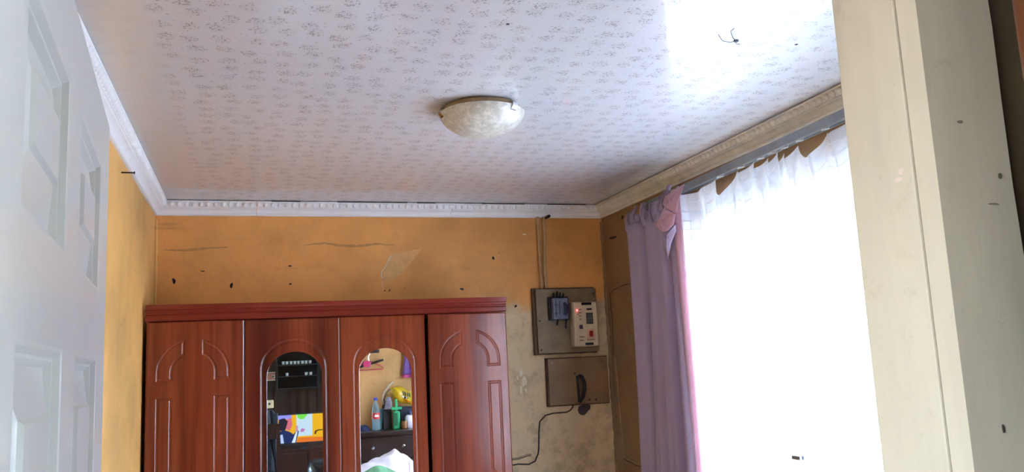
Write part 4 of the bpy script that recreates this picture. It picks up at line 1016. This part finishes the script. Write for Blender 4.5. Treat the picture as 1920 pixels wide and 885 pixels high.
sp((40, 34, 30), [(.80, .26), (.82, .38), (.90, .42), (1.163, .42), (1.163, .39), (.90, .38), (.85, .34), (.84, .26)])
SC.build('screen_picture', scr_m, tv, fix=False)
# dark jacket and cap on a chair, and the armchair near the camera side
jk = thing('dining_chair', (.22, -1.12, 0), 'dark wooden chair draped with a navy jacket in front of the wall unit', 'chair')
for x in (.02, .30):
    for y in (-1.32, -.94): MB().box((x - .02, y - .02, 0), (x + .02, y + .02, .44)).build('leg', m_darkwood, jk)
MB().box((-.01, -1.35, .441), (.33, -.91, .48), .01).build('seat', m_darkwood, jk)
for x in (.02, .27): MB().box((x - .018, -1.345, .481), (x + .018, -1.31, 1.10)).build('back_post', m_darkwood, jk)
MB().box((.038, -1.34, .95), (.252, -1.315, 1.10), .006).build('backrest', m_darkwood, jk)
m_jack = simple('navy_jacket_cloth', (15, 18, 32), .8, .3, 24, bump=.4)
lump('jacket', lambda u, v: (.07 + .19 * u + .008 * math.sin(9 * v), -1.400 + .02 * math.sin(PI * v) + .012 * math.sin(12 * u + 3 * v), .62 + .62 * v - .05 * abs(2 * u - 1) ** 2 + .01 * math.sin(20 * u)), m_jack, 'dark navy jacket hanging over the chair back', 'jacket', 30, 30, None, .03)
ph = thing('pale_box', (.19, -1.21, 1.25), 'small cream box with a dark round mark above the navy jacket', 'box')
MB().box((.14, -1.34, 1.262), (.225, -1.26, 1.340), .006).build('box', simple('cream_card', (206, 186, 146), .6, .1), ph)
MB().lathe([(0, -1.2595), (.012, -1.2592), (.012, -1.262)], (.185, 0, 1.305), 12, 'Y').build('round_mark', m_black, ph)
AX = .09
ac = thing('armchair', (.84, -.75, 0), 'glossy black leather armchair seen at the bottom of the mirror', 'armchair')
m_leather = simple('black_leather', (20, 26, 30), .22, .2, 30, bump=.25, coat=.4)
MB().box((AX + .40, -1.20, .12), (AX + 1.15, -.50, .42), .06).build('seat_base', m_leather, ac, True, 60)
MB().box((AX + .52, -1.18, .42), (AX + 1.03, -.62, .54), .05).build('seat_cushion', m_leather, ac, True, 60)
MB().box((AX + .42, -.66, .42), (AX + 1.13, -.46, .80), .09).build('backrest', m_leather, ac, True, 60)
for x in (AX + .38, AX + 1.05): MB().box((x, -1.18, .30), (x + .13, -.55, .62), .05).build('armrest', m_leather, ac, True, 60)
for x in (AX + .46, AX + 1.09):
    for y in (-1.12, -.58): MB().lathe([(.018, 0), (.025, .121)], (x, y, 0), 10).build('foot', m_darkwood, ac)
# tall varnished cupboard in the lounge at the right edge of the picture
ca = thing('varnished_cupboard', (.86, .38, 0), 'tall cupboard with orange varnish at the extreme right edge', 'cupboard')
MB().box((.603, .22, .06), (1.05, .505, 2.05), .004).build('carcass', m_orangewood, ca)
MB().box((.62, .24, 0), (1.03, .49, .0595)).build('plinth', m_darkwood, ca)
for x0, x1 in ((.606, .825), (.828, 1.047)):
    d = MB().box((x0, .200, .08), (x1, .2195, 2.03), .004).build('door', m_orangewood, ca)
    MB().lathe([(0, .18), (.011, .182), (.011, .19), (.005, .20)], (x1 - .03 if x0 < .7 else x0 + .03, 0, 1.05), 12, 'Y').build('knob', m_brass, d, True)
